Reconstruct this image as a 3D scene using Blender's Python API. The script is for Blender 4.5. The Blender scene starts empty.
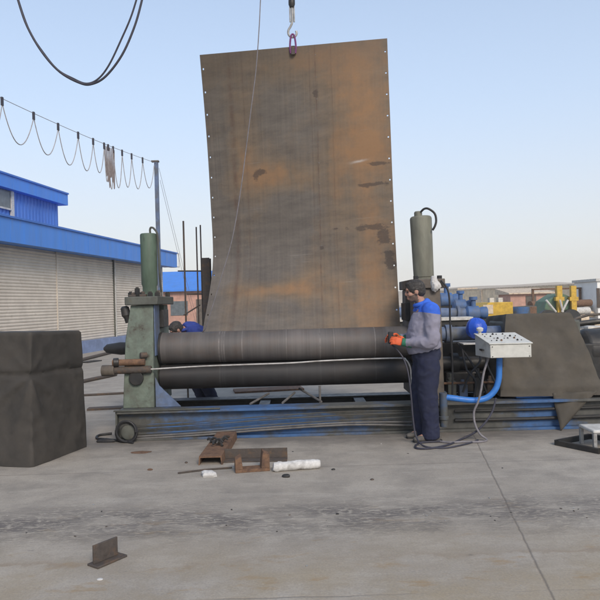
import bpy, bmesh, math, random
from mathutils import Vector, Matrix, noise
random.seed(7)
S = bpy.context.scene
COL = S.collection
R = math.radians

V = Vector
# ------------------------------------------------------------------ camera
F, ROLL, HOR, CAMZ = 640.0, 0.0279, 3.0, 1.535
cd = bpy.data.cameras.new('camera'); cam = bpy.data.objects.new('camera', cd); COL.objects.link(cam)
S.camera = cam
cd.sensor_width = 36; cd.lens = 36*F/600; cd.clip_start = .05; cd.clip_end = 3000
cam.location = (0, 0, CAMZ)
PITCH = math.atan(HOR/F)
cam.rotation_euler = (Matrix.Rotation(R(90)+PITCH, 3, 'X') @ Matrix.Rotation(-ROLL, 3, 'Z')).to_euler()
_M = cam.rotation_euler.to_matrix()
def at(x, y, Y):
    d = _M @ Vector(((x-300)/F, (300-y)/F, -1)); d *= Y/d.y
    return Vector((d.x, d.y, CAMZ+d.z))
def gp(x, y):
    d = _M @ Vector(((x-300)/F, (300-y)/F, -1)); d *= -CAMZ/d.z
    return Vector((d.x, d.y, 0))

# ------------------------------------------------------------------ materials
def nd(nt, t, **kw):
    n = nt.nodes.new(t)
    for k, v in kw.items():
        if k in n.inputs: n.inputs[k].default_value = v
        else: setattr(n, k, v)
    return n
def ramp(nt, fac, a, b):
    m = nd(nt, 'ShaderNodeMapRange'); m.inputs['From Min'].default_value = a; m.inputs['From Max'].default_value = b
    nt.links.new(fac, m.inputs['Value']); return m.outputs[0]
def mixc(nt, fac, a, b, mode='MIX'):
    m = nd(nt, 'ShaderNodeMix', data_type='RGBA', blend_type=mode)
    for s, v in ((m.inputs[0], fac), (m.inputs[6], a), (m.inputs[7], b)):
        if hasattr(v, 'is_linked') or hasattr(v, 'links'): nt.links.new(v, s)
        elif isinstance(v, (int, float)): s.default_value = v
        else: s.default_value = (*v, 1)
    return m.outputs[2]
def mul(nt, a, b, op='MULTIPLY'):
    m = nd(nt, 'ShaderNodeMath', operation=op)
    for s, v in ((m.inputs[0], a), (m.inputs[1], b)):
        if isinstance(v, (int, float)): s.default_value = v
        else: nt.links.new(v, s)
    return m.outputs[0]
def noi(nt, vec, scale, detail=5, rough=.6):
    n = nd(nt, 'ShaderNodeTexNoise', Scale=scale, Detail=detail, Roughness=rough)
    nt.links.new(vec, n.inputs['Vector']); return n.outputs[0]
def mapping(nt, vec, sc=(1, 1, 1), loc=(0, 0, 0)):
    m = nd(nt, 'ShaderNodeMapping'); m.inputs['Scale'].default_value = sc; m.inputs['Location'].default_value = loc
    nt.links.new(vec, m.inputs['Vector']); return m.outputs[0]
MATS = {}
def mat(name, c1, c2=None, c3=None, scale=4, thr=(.5, .65), thr3=(.58, .7), rough=.75, metal=0., bump=.15, bscale=40,
        stretch=(1, 1, 1), var=.25, spec=.4):
    m = bpy.data.materials.new(name); m.use_nodes = True; nt = m.node_tree
    b = nt.nodes['Principled BSDF']; b.inputs['Roughness'].default_value = rough; b.inputs['Metallic'].default_value = metal
    b.inputs['Specular IOR Level'].default_value = spec
    tc = nd(nt, 'ShaderNodeTexCoord'); v = mapping(nt, tc.outputs['Object'], stretch)
    fine = noi(nt, v, scale*2.3, 6, .65)
    lo = tuple(x*(1-var) for x in c1); hi = tuple(min(1, x*(1+var)) for x in c1)
    col = mixc(nt, ramp(nt, fine, .3, .7), lo, hi)
    if c2: col = mixc(nt, ramp(nt, noi(nt, v, scale, 7, .65), *thr), col, c2)
    if c3: col = mixc(nt, ramp(nt, noi(nt, mapping(nt, v, (1, 1, 1), (7.3, 2.1, 5.5)), scale*1.7, 8, .7), *thr3), col, c3)
    nt.links.new(col, b.inputs['Base Color'])
    if bump:
        bp = nd(nt, 'ShaderNodeBump', Strength=bump, Distance=.01)
        nt.links.new(noi(nt, v, bscale, 4, .6), bp.inputs['Height']); nt.links.new(bp.outputs[0], b.inputs['Normal'])
        rr = mul(nt, ramp(nt, fine, .3, .7), .25); nt.links.new(mul(nt, rr, rough-.12, 'ADD'), b.inputs['Roughness'])
    MATS[name] = m; return m

GREEN = mat('worn green paint', (.125, .155, .125), (.085, .088, .072), (.05, .04, .03), 5, (.45, .7), (.56, .7), .65)
GREENC = mat('dark green cylinder paint', (.085, .125, .09), (.06, .08, .06), (.03, .028, .022), 4, (.45, .7), (.6, .72), .55, stretch=(1, 1, .3))
GREYG = mat('grimy grey green paint', (.085, .09, .078), (.05, .047, .04), (.10, .085, .06), 4, (.45, .7), (.6, .75), .65)
BLUEP = mat('worn blue paint', (.04, .115, .27), (.070, .072, .066), (.05, .04, .03), 1.1, (.36, .52), (.48, .68), .65)
BLUEW = mat('dusty blue paint', (.10, .14, .23), (.10, .10, .09), (.06, .05, .04), 4, (.45, .7), (.62, .75), .65)
BLUED = mat('faded mid blue paint', (.06, .13, .29), (.10, .13, .19), (.07, .06, .05), 4, (.45, .7), (.6, .75), .65)
BLUEC = mat('bright blue paint', (.035, .17, .52), (.05, .10, .20), None, 6, (.55, .75), rough=.4, bump=.05, var=.12)
BROWNM = mat('brown grimy steel', (.11, .093, .075), (.06, .05, .042), (.16, .11, .07), 6, (.45, .7), (.6, .72), .7)
CYLG = mat('dusty olive cylinder paint', (.155, .155, .12), (.105, .10, .075), None, 5, (.5, .75), rough=.6, stretch=(1, 1, .3))
DARK = mat('oily dark steel', (.022, .022, .022), (.045, .038, .03), None, 6, (.5, .75), rough=.5)
BLACK = mat('black rubber', (.02, .02, .022), None, None, 8, rough=.6, var=.2)
RUST = mat('brown rust', (.16, .092, .055), (.085, .05, .035), (.24, .13, .07), 14, (.45, .65), (.6, .7), .85, bump=.3)
RUSTD = mat('dark rusty steel', (.07, .058, .05), (.12, .075, .045), None, 14, (.5, .7), rough=.8, bump=.3)
GALV = mat('dull grey steel', (.33, .33, .32), (.2, .19, .18), None, 8, (.5, .7), rough=.5, metal=.3)
PALE = mat('pale dusty metal', (.5, .49, .46), (.33, .31, .28), None, 7, (.5, .72), rough=.6)
WHITE = mat('white dusty wrap', (.52, .51, .49), (.36, .35, .33), None, 12, (.5, .7), rough=.7, bump=.4, bscale=25)
TARP = mat('dark grey tarpaulin', (.040, .036, .031), (.058, .051, .043), None, 3, (.45, .7), rough=.75, bump=.25, bscale=9)
TARPB = mat('brown grey tarpaulin', (.064, .056, .044), (.090, .078, .061), None, 3, (.45, .7), rough=.8, bump=.25, bscale=9)
BOXM = mat('grey white cabinet paint', (.52, .52, .48), (.36, .35, .31), None, 9, (.55, .75), rough=.5, bump=.05, var=.1)
SHUT = mat('cream shutter paint', (.56, .505, .43), (.47, .42, .355), (.36, .31, .25), 1.6, (.4, .7), (.60, .8), rough=.6, bump=.04, var=.08)
CLADB = mat('blue cladding', (.05, .215, .66), (.06, .19, .52), (.12, .20, .40), 2.2, (.4, .75), (.58, .85), rough=.45, bump=.03, var=.06, stretch=(1, 1, .12))
CLADD = mat('deep blue cladding', (.045, .155, .50), (.035, .125, .42), None, .7, (.4, .7), rough=.5, bump=.03, var=.06)
SKIRTB = mat('faded blue skirting', (.19, .245, .39), (.15, .19, .29), None, 2, (.45, .7), rough=.8)
GLASS = mat('grey window glass', (.12, .14, .15), None, None, 2, rough=.15, bump=0)
PINK = mat('salmon wall plaster', (.46, .27, .21), (.38, .23, .18), None, 1.5, (.45, .7), rough=.9)
BEIGE = mat('beige block wall', (.66, .54, .38), (.58, .47, .32), None, .8, (.45, .7), rough=.95)
YELL = mat('yellow machine paint', (.52, .33, .045), (.36, .235, .05), (.15, .10, .05), 4, (.5, .75), (.66, .75), .6)
GREENM = mat('faded green machine paint', (.10, .17, .11), (.13, .12, .08), None, 4, (.5, .7), rough=.7)
WIRE = mat('dark cable sheath', (.035, .035, .05), None, None, 8, rough=.6, bump=0)
WIREL = mat('grey cable sheath', (.17, .16, .17), None, None, 8, rough=.6, bump=0)
FEST = mat('glare paled cable', (.30, .29, .29), None, None, 8, rough=.7, bump=0)  # lighter grey paints the backlit sky glare into the cable colour
ROPE = mat('pale steel wire', (.42, .40, .37), None, None, 8, rough=.5, bump=0)
PURP = mat('purple sling webbing', (.16, .05, .15), None, None, 30, rough=.9)
SKIN = mat('skin', (.36, .20, .145), (.30, .155, .11), None, 14, (.5, .7), rough=.55, bump=.05, var=.08)
STUB = mat('stubbled skin', (.15, .105, .085), (.11, .08, .065), None, 30, (.45, .6), rough=.8, bump=.1)
HAIR = mat('dark greying hair', (.03, .027, .025), (.075, .07, .066), None, 40, (.5, .65), rough=.7, bump=.4, bscale=120)
SHIRT = mat('lavender grey work shirt', (.235, .228, .285), (.20, .195, .25), None, 7, (.4, .7), rough=.9, bump=.1, bscale=200, var=.08)
YOKE = mat('bright blue cloth', (.035, .13, .60), (.03, .10, .48), None, 7, (.4, .7), rough=.85, bump=.1, bscale=200, var=.08)
DKBLUE = mat('dark blue work cloth', (.03, .055, .26), (.025, .04, .19), None, 7, (.4, .7), rough=.9, bump=.1, bscale=200)
NAVY = mat('navy trouser cloth', (.013, .016, .040), (.020, .024, .050), None, 6, (.4, .7), rough=.9, bump=.1, bscale=200)
ORANGE = mat('orange rubber glove', (.62, .11, .035), None, None, 12, rough=.6, var=.15)
GCUFF = mat('green knit cuff', (.03, .14, .085), None, None, 30, rough=.9)
SHOE = mat('dusty work shoe leather', (.085, .078, .07), (.13, .12, .105), None, 20, (.45, .65), rough=.8)
HILLM = mat('pale hazy hill soil', (.46, .39, .30), (.40, .34, .26), None, .02, (.4, .6), rough=1, bump=0)
RED = mat('red plastic', (.5, .03, .02), None, None, 8, rough=.4, bump=0)
PALEW = mat('dull pale rod', (.40, .39, .37), (.22, .20, .18), None, 6, (.5, .7), rough=.6)
GREYP = mat('greasy grey pipe', (.125, .12, .115), (.07, .066, .062), None, 6, (.45, .7), rough=.6)
WHITEP = mat('white wall paint', (.78, .77, .74), (.7, .68, .64), None, 2, (.5, .7), rough=.8, bump=.05, var=.04)
SANDY = mat('sandy scrap sheet', (.56, .46, .34), (.28, .2, .15), None, 5, (.5, .7), rough=.8)

# base beam : old grime with blue paint left in the middle and on the right
def beam_mat():
    m = bpy.data.materials.new('patchy blue beam paint'); m.use_nodes = True; nt = m.node_tree; b = nt.nodes['Principled BSDF']
    tc = nd(nt, 'ShaderNodeTexCoord'); v = tc.outputs['Object']; s = nd(nt, 'ShaderNodeSeparateXYZ'); nt.links.new(v, s.inputs[0])
    def bell(x, c0, w, amp):
        d = mul(nt, mul(nt, x, c0, 'SUBTRACT'), 1/w); d = mul(nt, mul(nt, d, d), -1)
        e = nd(nt, 'ShaderNodeMath', operation='EXPONENT'); nt.links.new(d, e.inputs[0]); return mul(nt, e.outputs[0], amp)
    n1 = noi(nt, mapping(nt, v, (1, 1, 3)), 1.6, 7, .68); n2 = noi(nt, v, 9, 7, .7)
    a = mul(nt, n1, mul(nt, bell(s.outputs[0], -.35, .95, .30), bell(s.outputs[0], 3.0, .40, .34), 'ADD'), 'ADD')
    a = mul(nt, a, mul(nt, n2, .25), 'ADD')
    grime = mixc(nt, ramp(nt, n2, .3, .7), (.05, .051, .047), (.095, .094, .084))
    blue = mixc(nt, ramp(nt, n2, .3, .7), (.03, .078, .18), (.045, .12, .28))
    c = mixc(nt, ramp(nt, a, .70, .92), grime, blue)
    c = mixc(nt, mul(nt, ramp(nt, noi(nt, v, 5, 8, .75), .60, .72), .7), c, (.055, .04, .03))
    nt.links.new(c, b.inputs['Base Color']); b.inputs['Roughness'].default_value = .62
    bp = nd(nt, 'ShaderNodeBump', Strength=.2, Distance=.006); nt.links.new(n2, bp.inputs['Height']); nt.links.new(bp.outputs[0], b.inputs['Normal']); return m
BEAMP = beam_mat()
# roll steel : circumferential bands along X
def roll_mat(name, base, spec=.5, rough=.62):
    m = bpy.data.materials.new(name); m.use_nodes = True; nt = m.node_tree; b = nt.nodes['Principled BSDF']
    tc = nd(nt, 'ShaderNodeTexCoord'); v = tc.outputs['Object']
    band = noi(nt, mapping(nt, v, (9, .15, .15)), 1, 6, .75)
    blot = noi(nt, v, 5, 6, .65)
    c = mixc(nt, ramp(nt, band, .35, .7), tuple(x*.78 for x in base), tuple(x*1.25 for x in base))
    c = mixc(nt, mul(nt, ramp(nt, blot, .45, .75), .55), c, (base[0]*1.25, base[1]*.95, base[2]*.75))
    sx_ = nd(nt, 'ShaderNodeSeparateXYZ'); nt.links.new(v, sx_.inputs[0]); X_ = sx_.outputs[0]
    def bell(x, c0, w, amp):
        d = mul(nt, mul(nt, x, c0, 'SUBTRACT'), 1/w); d = mul(nt, mul(nt, d, d), -1)
        e = nd(nt, 'ShaderNodeMath', operation='EXPONENT'); nt.links.new(d, e.inputs[0]); return mul(nt, e.outputs[0], amp)
    c = mixc(nt, mul(nt, bell(X_, .25, .42, .55), ramp(nt, band, .3, .6)), c, tuple(min(1, x*1.75) for x in base))
    for x0_, w_ in ((-.80, .006), (-.765, .004), (-.74, .006), (-.52, .004), (.02, .003), (.43, .006), (.60, .003), (1.1, .004)):
        c = mixc(nt, mul(nt, bell(X_, x0_, w_, .6), ramp(nt, blot, .35, .6)), c, tuple(min(1, x*3.2) for x in base))
    nt.links.new(c, b.inputs['Base Color']); b.inputs['Metallic'].default_value = .2
    nt.links.new(mul(nt, mul(nt, band, .35), rough-.15, 'ADD'), b.inputs['Roughness'])
    bp = nd(nt, 'ShaderNodeBump', Strength=.15, Distance=.004); nt.links.new(noi(nt, mapping(nt, v, (60, 3, 3)), 1, 4), bp.inputs['Height'])
    nt.links.new(bp.outputs[0], b.inputs['Normal']); return m
ROLLT = roll_mat('scored roll steel', (.098, .090, .086))
ROLLB = roll_mat('dark oiled roll steel', (.022, .021, .021), rough=.55)

def plate_mat():
    m = bpy.data.materials.new('mill scale steel with rust'); m.use_nodes = True; nt = m.node_tree; b = nt.nodes['Principled BSDF']
    uv = nd(nt, 'ShaderNodeUVMap'); uv.uv_map = 'uv'; U = uv.outputs[0]
    sx = nd(nt, 'ShaderNodeSeparateXYZ'); nt.links.new(U, sx.inputs[0]); u, v = sx.outputs[0], sx.outputs[1]
    big = noi(nt, mapping(nt, U, (4, 5, 1)), 1, 6, .6); med = noi(nt, mapping(nt, U, (16, 22, 1), (3, 1, 0)), 1, 7, .7)
    streak = noi(nt, mapping(nt, U, (70, 2.2, 1)), 1, 5, .65); fine = noi(nt, mapping(nt, U, (110, 180, 1)), 1, 5, .7)
    def bell(x, c, w, amp):
        d = mul(nt, mul(nt, x, c, 'SUBTRACT'), 1/w); d = mul(nt, d, d); d = mul(nt, d, -1)
        e = nd(nt, 'ShaderNodeMath', operation='EXPONENT'); nt.links.new(d, e.inputs[0]); return mul(nt, e.outputs[0], amp)
    hz_ = noi(nt, mapping(nt, U, (5, 26, 1), (2, 8, 0)), 1, 7, .68)
    sm = mul(nt, mul(nt, streak, .35), mul(nt, hz_, .65), 'ADD')
    grey = mixc(nt, ramp(nt, sm, .36, .62), (.084, .073, .063), (.145, .126, .106))
    brown = mixc(nt, ramp(nt, sm, .36, .62), (.112, .086, .061), (.182, .133, .088))
    amt = mul(nt, mul(nt, big, .8), mul(nt, med, .35), 'ADD')
    for (uc, uw, vc, vw, am) in ((.86, .26, .5, 9, .26), (.34, .24, .205, .028, .34), (.50, .10, .225, .05, .22), (.36, .22, .585, .055, .34), (.20, .08, .70, .13, .28), (.42, .30, .96, .05, .22),
                                 (.80, .16, .66, .10, .16), (.12, .10, .12, .07, .16), (.44, .15, .40, .16, -.34), (.02, .10, .35, .5, -.24), (.42, .12, .80, .10, -.22), (.78, .05, .35, .25, -.14), (.30, .2, .08, .06, -.15)):
        t_ = bell(u, uc, uw, am)
        amt = mul(nt, amt, t_ if vw > 5 else mul(nt, t_, bell(v, vc, vw, 1)), 'ADD')
    c = mixc(nt, ramp(nt, amt, .48, .74), grey, brown)
    c = mixc(nt, mul(nt, ramp(nt, amt, .74, .98), .8), c, (.265, .145, .066))
    c = mixc(nt, mul(nt, ramp(nt, v, .86, 1.0), .5), c, (.080, .066, .052))
    # dark scaled-off blotches, each at its own place near the right edge and at left
    sp = noi(nt, mapping(nt, U, (14, 40, 1), (1.7, 4.4, 0)), 1, 7, .7)
    msk = None
    for (uc, uw, vc, vw) in ((.93, .07, .600, .008), (.90, .10, .535, .008), (.88, .13, .395, .012), (.95, .04, .36, .03), (.965, .03, .30, .035), (.97, .03, .27, .02), (.30, .05, .612, .012), (.27, .02, .60, .02), (.70, .03, .40, .006), (.62, .015, .34, .012), (.615, .02, .845, .015)):
        q_ = mul(nt, bell(u, uc, uw, 1), bell(v, vc, vw, 1)); msk = q_ if msk is None else mul(nt, msk, q_, 'MAXIMUM')
    c = mixc(nt, mul(nt, ramp(nt, mul(nt, mul(nt, msk, .34), sp, 'ADD'), .66, .75), .66), c, (.040, .030, .026))
    # narrow seam strips with dirt
    for uc, w, a in ((.615, .004, .6), (.15, .012, .6), (.585, .004, .3), (.70, .003, .35), (.22, .004, .3)):
        wob = mul(nt, mul(nt, big, .5, 'SUBTRACT'), .016); uu = mul(nt, u, wob, 'ADD')
        c = mixc(nt, mul(nt, bell(uu, uc, w, a), ramp(nt, med, .35, .6)), c, (.075, .042, .032))
    c = mixc(nt, mul(nt, ramp(nt, fine, .55, .8), .3), c, (.21, .17, .13))
    c = mixc(nt, mul(nt, ramp(nt, fine, .45, .25), .25), c, (.05, .042, .036))
    scr = noi(nt, mapping(nt, U, (3, 160, 1), (9, 2, 0)), 1, 3, .5)
    c = mixc(nt, mul(nt, ramp(nt, scr, .70, .76), .35), c, (.32, .29, .26))
    c = mixc(nt, mul(nt, mul(nt, bell(mul(nt, mul(nt, v, mul(nt, u, .05), 'SUBTRACT'), mul(nt, med, .012), 'SUBTRACT'), .567, .004, 1), bell(u, .83, .035, 1)), .7), c, (.45, .42, .39))
    nt.links.new(c, b.inputs['Base Color']); b.inputs['Roughness'].default_value = .72; b.inputs['Metallic'].default_value = .1
    bp = nd(nt, 'ShaderNodeBump', Strength=.2, Distance=.006); nt.links.new(med, bp.inputs['Height']); nt.links.new(bp.outputs[0], b.inputs['Normal'])
    return m

def concrete():
    m = bpy.data.materials.new('stained yard concrete'); m.use_nodes = True; nt = m.node_tree; b = nt.nodes['Principled BSDF']
    tc = nd(nt, 'ShaderNodeTexCoord'); P = tc.outputs['Object']
    s = nd(nt, 'ShaderNodeSeparateXYZ'); nt.links.new(P, s.inputs[0]); x, y = s.outputs[0], s.outputs[1]
    n1 = noi(nt, P, .55, 6, .6); n2 = noi(nt, P, 2.6, 8, .68); n3 = noi(nt, P, 28, 6, .7); n4 = noi(nt, mapping(nt, P, (.9, 3, 1)), 1.6, 8, .72)
    c = mixc(nt, ramp(nt, n1, .3, .7), (.285, .252, .208), (.395, .356, .298))
    c = mixc(nt, mul(nt, ramp(nt, n2, .42, .66), .75), c, (.215, .194, .166))
    c = mixc(nt, mul(nt, ramp(nt, n4, .5, .68), .6), c, (.42, .385, .33))
    c = mixc(nt, mul(nt, ramp(nt, n3, .45, .75), .28), c, (.17, .16, .15))
    def bell(x, c0, w, amp):
        d = mul(nt, mul(nt, x, c0, 'SUBTRACT'), 1/w); d = mul(nt, mul(nt, d, d), -1)
        e = nd(nt, 'ShaderNodeMath', operation='EXPONENT'); nt.links.new(d, e.inputs[0]); return mul(nt, e.outputs[0], amp)
    # warm earthy soiling close by
    warm = mul(nt, ramp(nt, y, 4.6, 3.4), ramp(nt, noi(nt, P, 1.3, 6, .65), .38, .60))
    c = mixc(nt, mul(nt, warm, .75), c, (.33, .265, .17))
    # broken, scraped band where the surface has worn off
    wy = mul(nt, y, mul(nt, mul(nt, n2, .5, 'SUBTRACT'), .55), 'ADD')
    band = mul(nt, bell(wy, 4.62, .30, 1), 1)
    chips = noi(nt, mapping(nt, P, (5, 13, 1)), 2.6, 8, .78)
    vo = nd(nt, 'ShaderNodeTexVoronoi', Scale=1.0, feature='DISTANCE_TO_EDGE'); nt.links.new(mapping(nt, P, (7, 16, 1)), vo.inputs['Vector'])
    big_ = noi(nt, mapping(nt, P, (1.2, 3, 1)), 1.2, 4, .6)
    bm = mul(nt, mul(nt, band, ramp(nt, big_, .34, .56)), ramp(nt, mul(nt, chips, mul(nt, ramp(nt, vo.outputs[0], .0, .16), .10), 'ADD'), .50, .60))
    c = mixc(nt, mul(nt, bm, .85), c, (.095, .083, .080))
    c = mixc(nt, mul(nt, mul(nt, band, ramp(nt, chips, .40, .30)), .5), c, (.42, .40, .375))
    # scattered dark oil spots
    sp = noi(nt, mapping(nt, P, (1, 2, 1), (4, 9, 0)), 5.5, 4, .55)
    c = mixc(nt, mul(nt, ramp(nt, sp, .70, .76), .6), c, (.10, .095, .09))
    # grain, contact shadow painted as a dark strip along the machine foot, rust coloured drips
    n5 = noi(nt, P, 75, 5, .75)
    c = mixc(nt, mul(nt, ramp(nt, n5, .48, .68), .5), c, (.19, .175, .16))
    c = mixc(nt, mul(nt, ramp(nt, n5, .45, .28), .4), c, (.46, .42, .36))
    foot_shade = mul(nt, bell(mul(nt, y, mul(nt, n2, .5), 'ADD'), 7.5, .36, 1), ramp(nt, n4, .28, .52))
    c = mixc(nt, mul(nt, foot_shade, .75), c, (.105, .094, .082))
    rs = noi(nt, mapping(nt, P, (1.4, 3, 1), (3, 5, 0)), 1.7, 6, .65)
    c = mixc(nt, mul(nt, mul(nt, ramp(nt, rs, .58, .70), ramp(nt, y, 5.2, 3.8)), .75), c, (.27, .18, .085))
    c = mixc(nt, mul(nt, mul(nt, bell(wy, 3.86, .035, 1), ramp(nt, n1, .42, .58)), .6), c, (.20, .145, .095))
    # slab joints
    jx = mul(nt, x, mul(nt, mul(nt, y, 3.23, 'SUBTRACT'), .168), 'SUBTRACT')
    wob = mul(nt, mul(nt, noi(nt, P, 5, 3), .5, 'SUBTRACT'), .022); jx = mul(nt, jx, wob, 'ADD')
    j = bell(jx, 1.235, .007, .8)
    for off in (5.4, -9, 10, -14): j = mul(nt, j, bell(jx, 1.235+off, .009, 1), 'MAXIMUM')
    jy = mul(nt, mul(nt, y, wob, 'ADD'), mul(nt, wob, .6, 'ADD'), 'ADD')
    j2 = mul(nt, bell(jy, 3.95, .008, .55), ramp(nt, n1, .42, .56))
    for yy in (6.6, 11.2, 16.5, 22): j2 = mul(nt, j2, bell(jy, yy, .014, .4), 'MAXIMUM')
    j = mul(nt, j, j2, 'MAXIMUM')
    c = mixc(nt, mul(nt, j, .7), c, (.11, .09, .075))
    nt.links.new(c, b.inputs['Base Color']); b.inputs['Roughness'].default_value = .85
    h = mul(nt, mul(nt, n3, .35), mul(nt, n2, .6), 'ADD'); h = mul(nt, h, mul(nt, bm, -1.3), 'ADD'); h = mul(nt, h, mul(nt, j, -.8), 'ADD'); h = mul(nt, h, mul(nt, n5, .25), 'ADD')
    bp = nd(nt, 'ShaderNodeBump', Strength=.5, Distance=.012); nt.links.new(h, bp.inputs['Height']); nt.links.new(bp.outputs[0], b.inputs['Normal'])
    return m

# ------------------------------------------------------------------ mesh builder
ORG = {}
class MB:
    def __init__(s): s.v = []; s.f = []; s.m = []; s.mi = 0
    def add(s, vs, fs, M=None):
        n = len(s.v); s.v += [(M @ Vector(p)) if M else Vector(p) for p in vs]
        s.f += [tuple(i+n for i in f) for f in fs]; s.m += [s.mi]*len(fs); return s
    def box(s, x0, x1, y0, y1, z0, z1, M=None):
        vs = [(x0,y0,z0),(x1,y0,z0),(x1,y1,z0),(x0,y1,z0),(x0,y0,z1),(x1,y0,z1),(x1,y1,z1),(x0,y1,z1)]
        return s.add(vs, [(0,3,2,1),(4,5,6,7),(0,1,5,4),(1,2,6,5),(2,3,7,6),(3,0,4,7)], M)
    def prism(s, poly, axis, a, b, M=None):
        n = len(poly)
        def mk(p, t): return {'x': (t, p[0], p[1]), 'y': (p[0], t, p[1]), 'z': (p[0], p[1], t)}[axis]
        vs = [mk(p, a) for p in poly]+[mk(p, b) for p in poly]
        fs = [tuple(range(n))[::-1], tuple(range(n, 2*n))]+[(i, (i+1) % n, n+(i+1) % n, n+i) for i in range(n)]
        return s.add(vs, fs, M)
    def cyl(s, p0, p1, r0, r1=None, n=20, M=None):
        r1 = r0 if r1 is None else r1
        return s.lathe(p0, Vector(p1)-Vector(p0), [(0, r0), (1, r1)], n, M)
    def lathe(s, p0, d, prof, n=24, M=None):       # prof: (t along d 0..1, radius)
        p0 = Vector(p0); d = Vector(d); t = d.normalized(); a = t.orthogonal().normalized(); b = t.cross(a)
        vs = []; fs = []
        for tt, r in prof:
            for k in range(n):
                an = 2*math.pi*k/n; vs.append(p0+d*tt+(a*math.cos(an)+b*math.sin(an))*r)
        for i in range(len(prof)-1):
            for k in range(n): fs.append((i*n+k, i*n+(k+1) % n, (i+1)*n+(k+1) % n, (i+1)*n+k))
        fs.append(tuple(range(n))[::-1]); L = (len(prof)-1)*n; fs.append(tuple(range(L, L+n)))
        return s.add(vs, fs, M)
    def tube(s, pts, r, n=8, ref=None, ra=None, rb=None, dome=False):
        pts = [Vector(p) for p in pts]; N = len(pts)
        if ra is None: ra = [r]*N if isinstance(r, (int, float)) else list(r)
        if rb is None: rb = ra
        tan = []
        for i in range(N):
            t = pts[min(i+1, N-1)]-pts[max(i-1, 0)]; tan.append(t.normalized())
        a = (Vector(ref)-tan[0]*Vector(ref).dot(tan[0])).normalized() if ref else tan[0].orthogonal().normalized()
        rings = []
        for i in range(N):
            a = (a-tan[i]*a.dot(tan[i])).normalized()
            if ref:
                q = Vector(ref)-tan[i]*Vector(ref).dot(tan[i])
                if q.length > .25: a = q.normalized()
            rings.append((pts[i], a.copy(), tan[i].cross(a), ra[i], rb[i]))
        if dome:
            p, aa, bb, x, y = rings[0]; h = min(x, y)
            pre = [(p-tan[0]*h*k, aa, bb, x*q, y*q) for k, q in ((.92, .38), (.7, .71), (.38, .92))]
            p, aa, bb, x, y = rings[-1]; h = min(x, y)
            post = [(p+tan[-1]*h*k, aa, bb, x*q, y*q) for k, q in ((.38, .92), (.7, .71), (.92, .38))]
            rings = pre+rings+post
        vs = []; fs = []
        for p, aa, bb, x, y in rings:
            for k in range(n):
                an = 2*math.pi*k/n; vs.append(p+aa*(x*math.cos(an))+bb*(y*math.sin(an)))
        for i in range(len(rings)-1):
            for k in range(n): fs.append((i*n+k, i*n+(k+1) % n, (i+1)*n+(k+1) % n, (i+1)*n+k))
        fs.append(tuple(range(n))[::-1]); L = (len(rings)-1)*n; fs.append(tuple(range(L, L+n)))
        return s.add(vs, fs)
    def ball(s, c, rx, ry=None, rz=None, n=16, M=None):
        ry = ry or rx; rz = rz or rx; vs = []; fs = []; h = n//2
        for i in range(1, h):
            th = math.pi*i/h
            for k in range(n):
                ph = 2*math.pi*k/n; p = Vector((rx*math.sin(th)*math.cos(ph), ry*math.sin(th)*math.sin(ph), rz*math.cos(th)))
                vs.append((M @ p if M else p)+Vector(c))
        t = Vector((0, 0, rz)); t = (M @ t) if M else t
        vs += [Vector(c)+t, Vector(c)-t]; T = len(vs)-2
        for i in range(h-2):
            for k in range(n): fs.append((i*n+k, (i+1)*n+k, (i+1)*n+(k+1) % n, i*n+(k+1) % n))
        for k in range(n): fs.append((T, k, (k+1) % n)); fs.append((T+1, (h-2)*n+(k+1) % n, (h-2)*n+k))
        return s.add(vs, fs)
    def build(s, name, mats, parent=None, loc=None, smooth=True, bevel=0, ang=35, local=False):
        if not isinstance(mats, (list, tuple)): mats = [mats]
        org = Vector(loc) if loc is not None else Vector((0, 0, 0))
        if parent is not None: org = ORG[parent.name]
        off = Vector((0, 0, 0)) if local else org
        me = bpy.data.meshes.new(name); me.from_pydata([p-off for p in s.v], [], s.f)
        for m in mats: me.materials.append(m)
        me.polygons.foreach_set('material_index', s.m)
        bm = bmesh.new(); bm.from_mesh(me); bmesh.ops.recalc_face_normals(bm, faces=bm.faces); bm.to_mesh(me); bm.free()
        if smooth: me.shade_smooth(); me.set_sharp_from_angle(angle=R(ang))
        o = bpy.data.objects.new(name, me); COL.objects.link(o)
        if parent is not None: o.parent = parent; ORG[o.name] = org
        else: o.location = org; ORG[o.name] = org
        if bevel:
            b = o.modifiers.new('bevel', 'BEVEL'); b.width = bevel; b.segments = 2; b.limit_method = 'ANGLE'; b.angle_limit = R(40)
        return o
def tag(o, label=None, cat=None, group=None, kind=None):
    if label: o['label'] = label
    if cat: o['category'] = cat
    if group: o['group'] = group
    if kind: o['kind'] = kind
    return o
def thing(name, label, cat, loc=(0, 0, 0), rz=0, group=None):
    o = bpy.data.objects.new(name, None); COL.objects.link(o); o.location = loc; o.rotation_euler.z = rz
    o.empty_display_size = .1; ORG[o.name] = Vector(loc); return tag(o, label, cat, group)
def dup(o, loc, rz=0, label=None):
    c = o.copy(); COL.objects.link(c); c.location = loc; c.rotation_euler.z = rz
    if label: c['label'] = label
    for ch in list(o.children):
        d = ch.copy(); COL.objects.link(d); d.parent = c
        for g in list(ch.children):
            e = g.copy(); COL.objects.link(e); e.parent = d
    return c
def smoothpts(pts, k=6):
    pts = [Vector(p) for p in pts]; out = []
    for i in range(len(pts)-1):
        p0 = pts[max(i-1, 0)]; p1 = pts[i]; p2 = pts[i+1]; p3 = pts[min(i+2, len(pts)-1)]
        for j in range(k):
            t = j/k
            out.append(.5*((2*p1)+(p2-p0)*t+(2*p0-5*p1+4*p2-p3)*t*t+(3*p1-p0-3*p2+p3)*t**3))
    out.append(pts[-1]); return out
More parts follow.
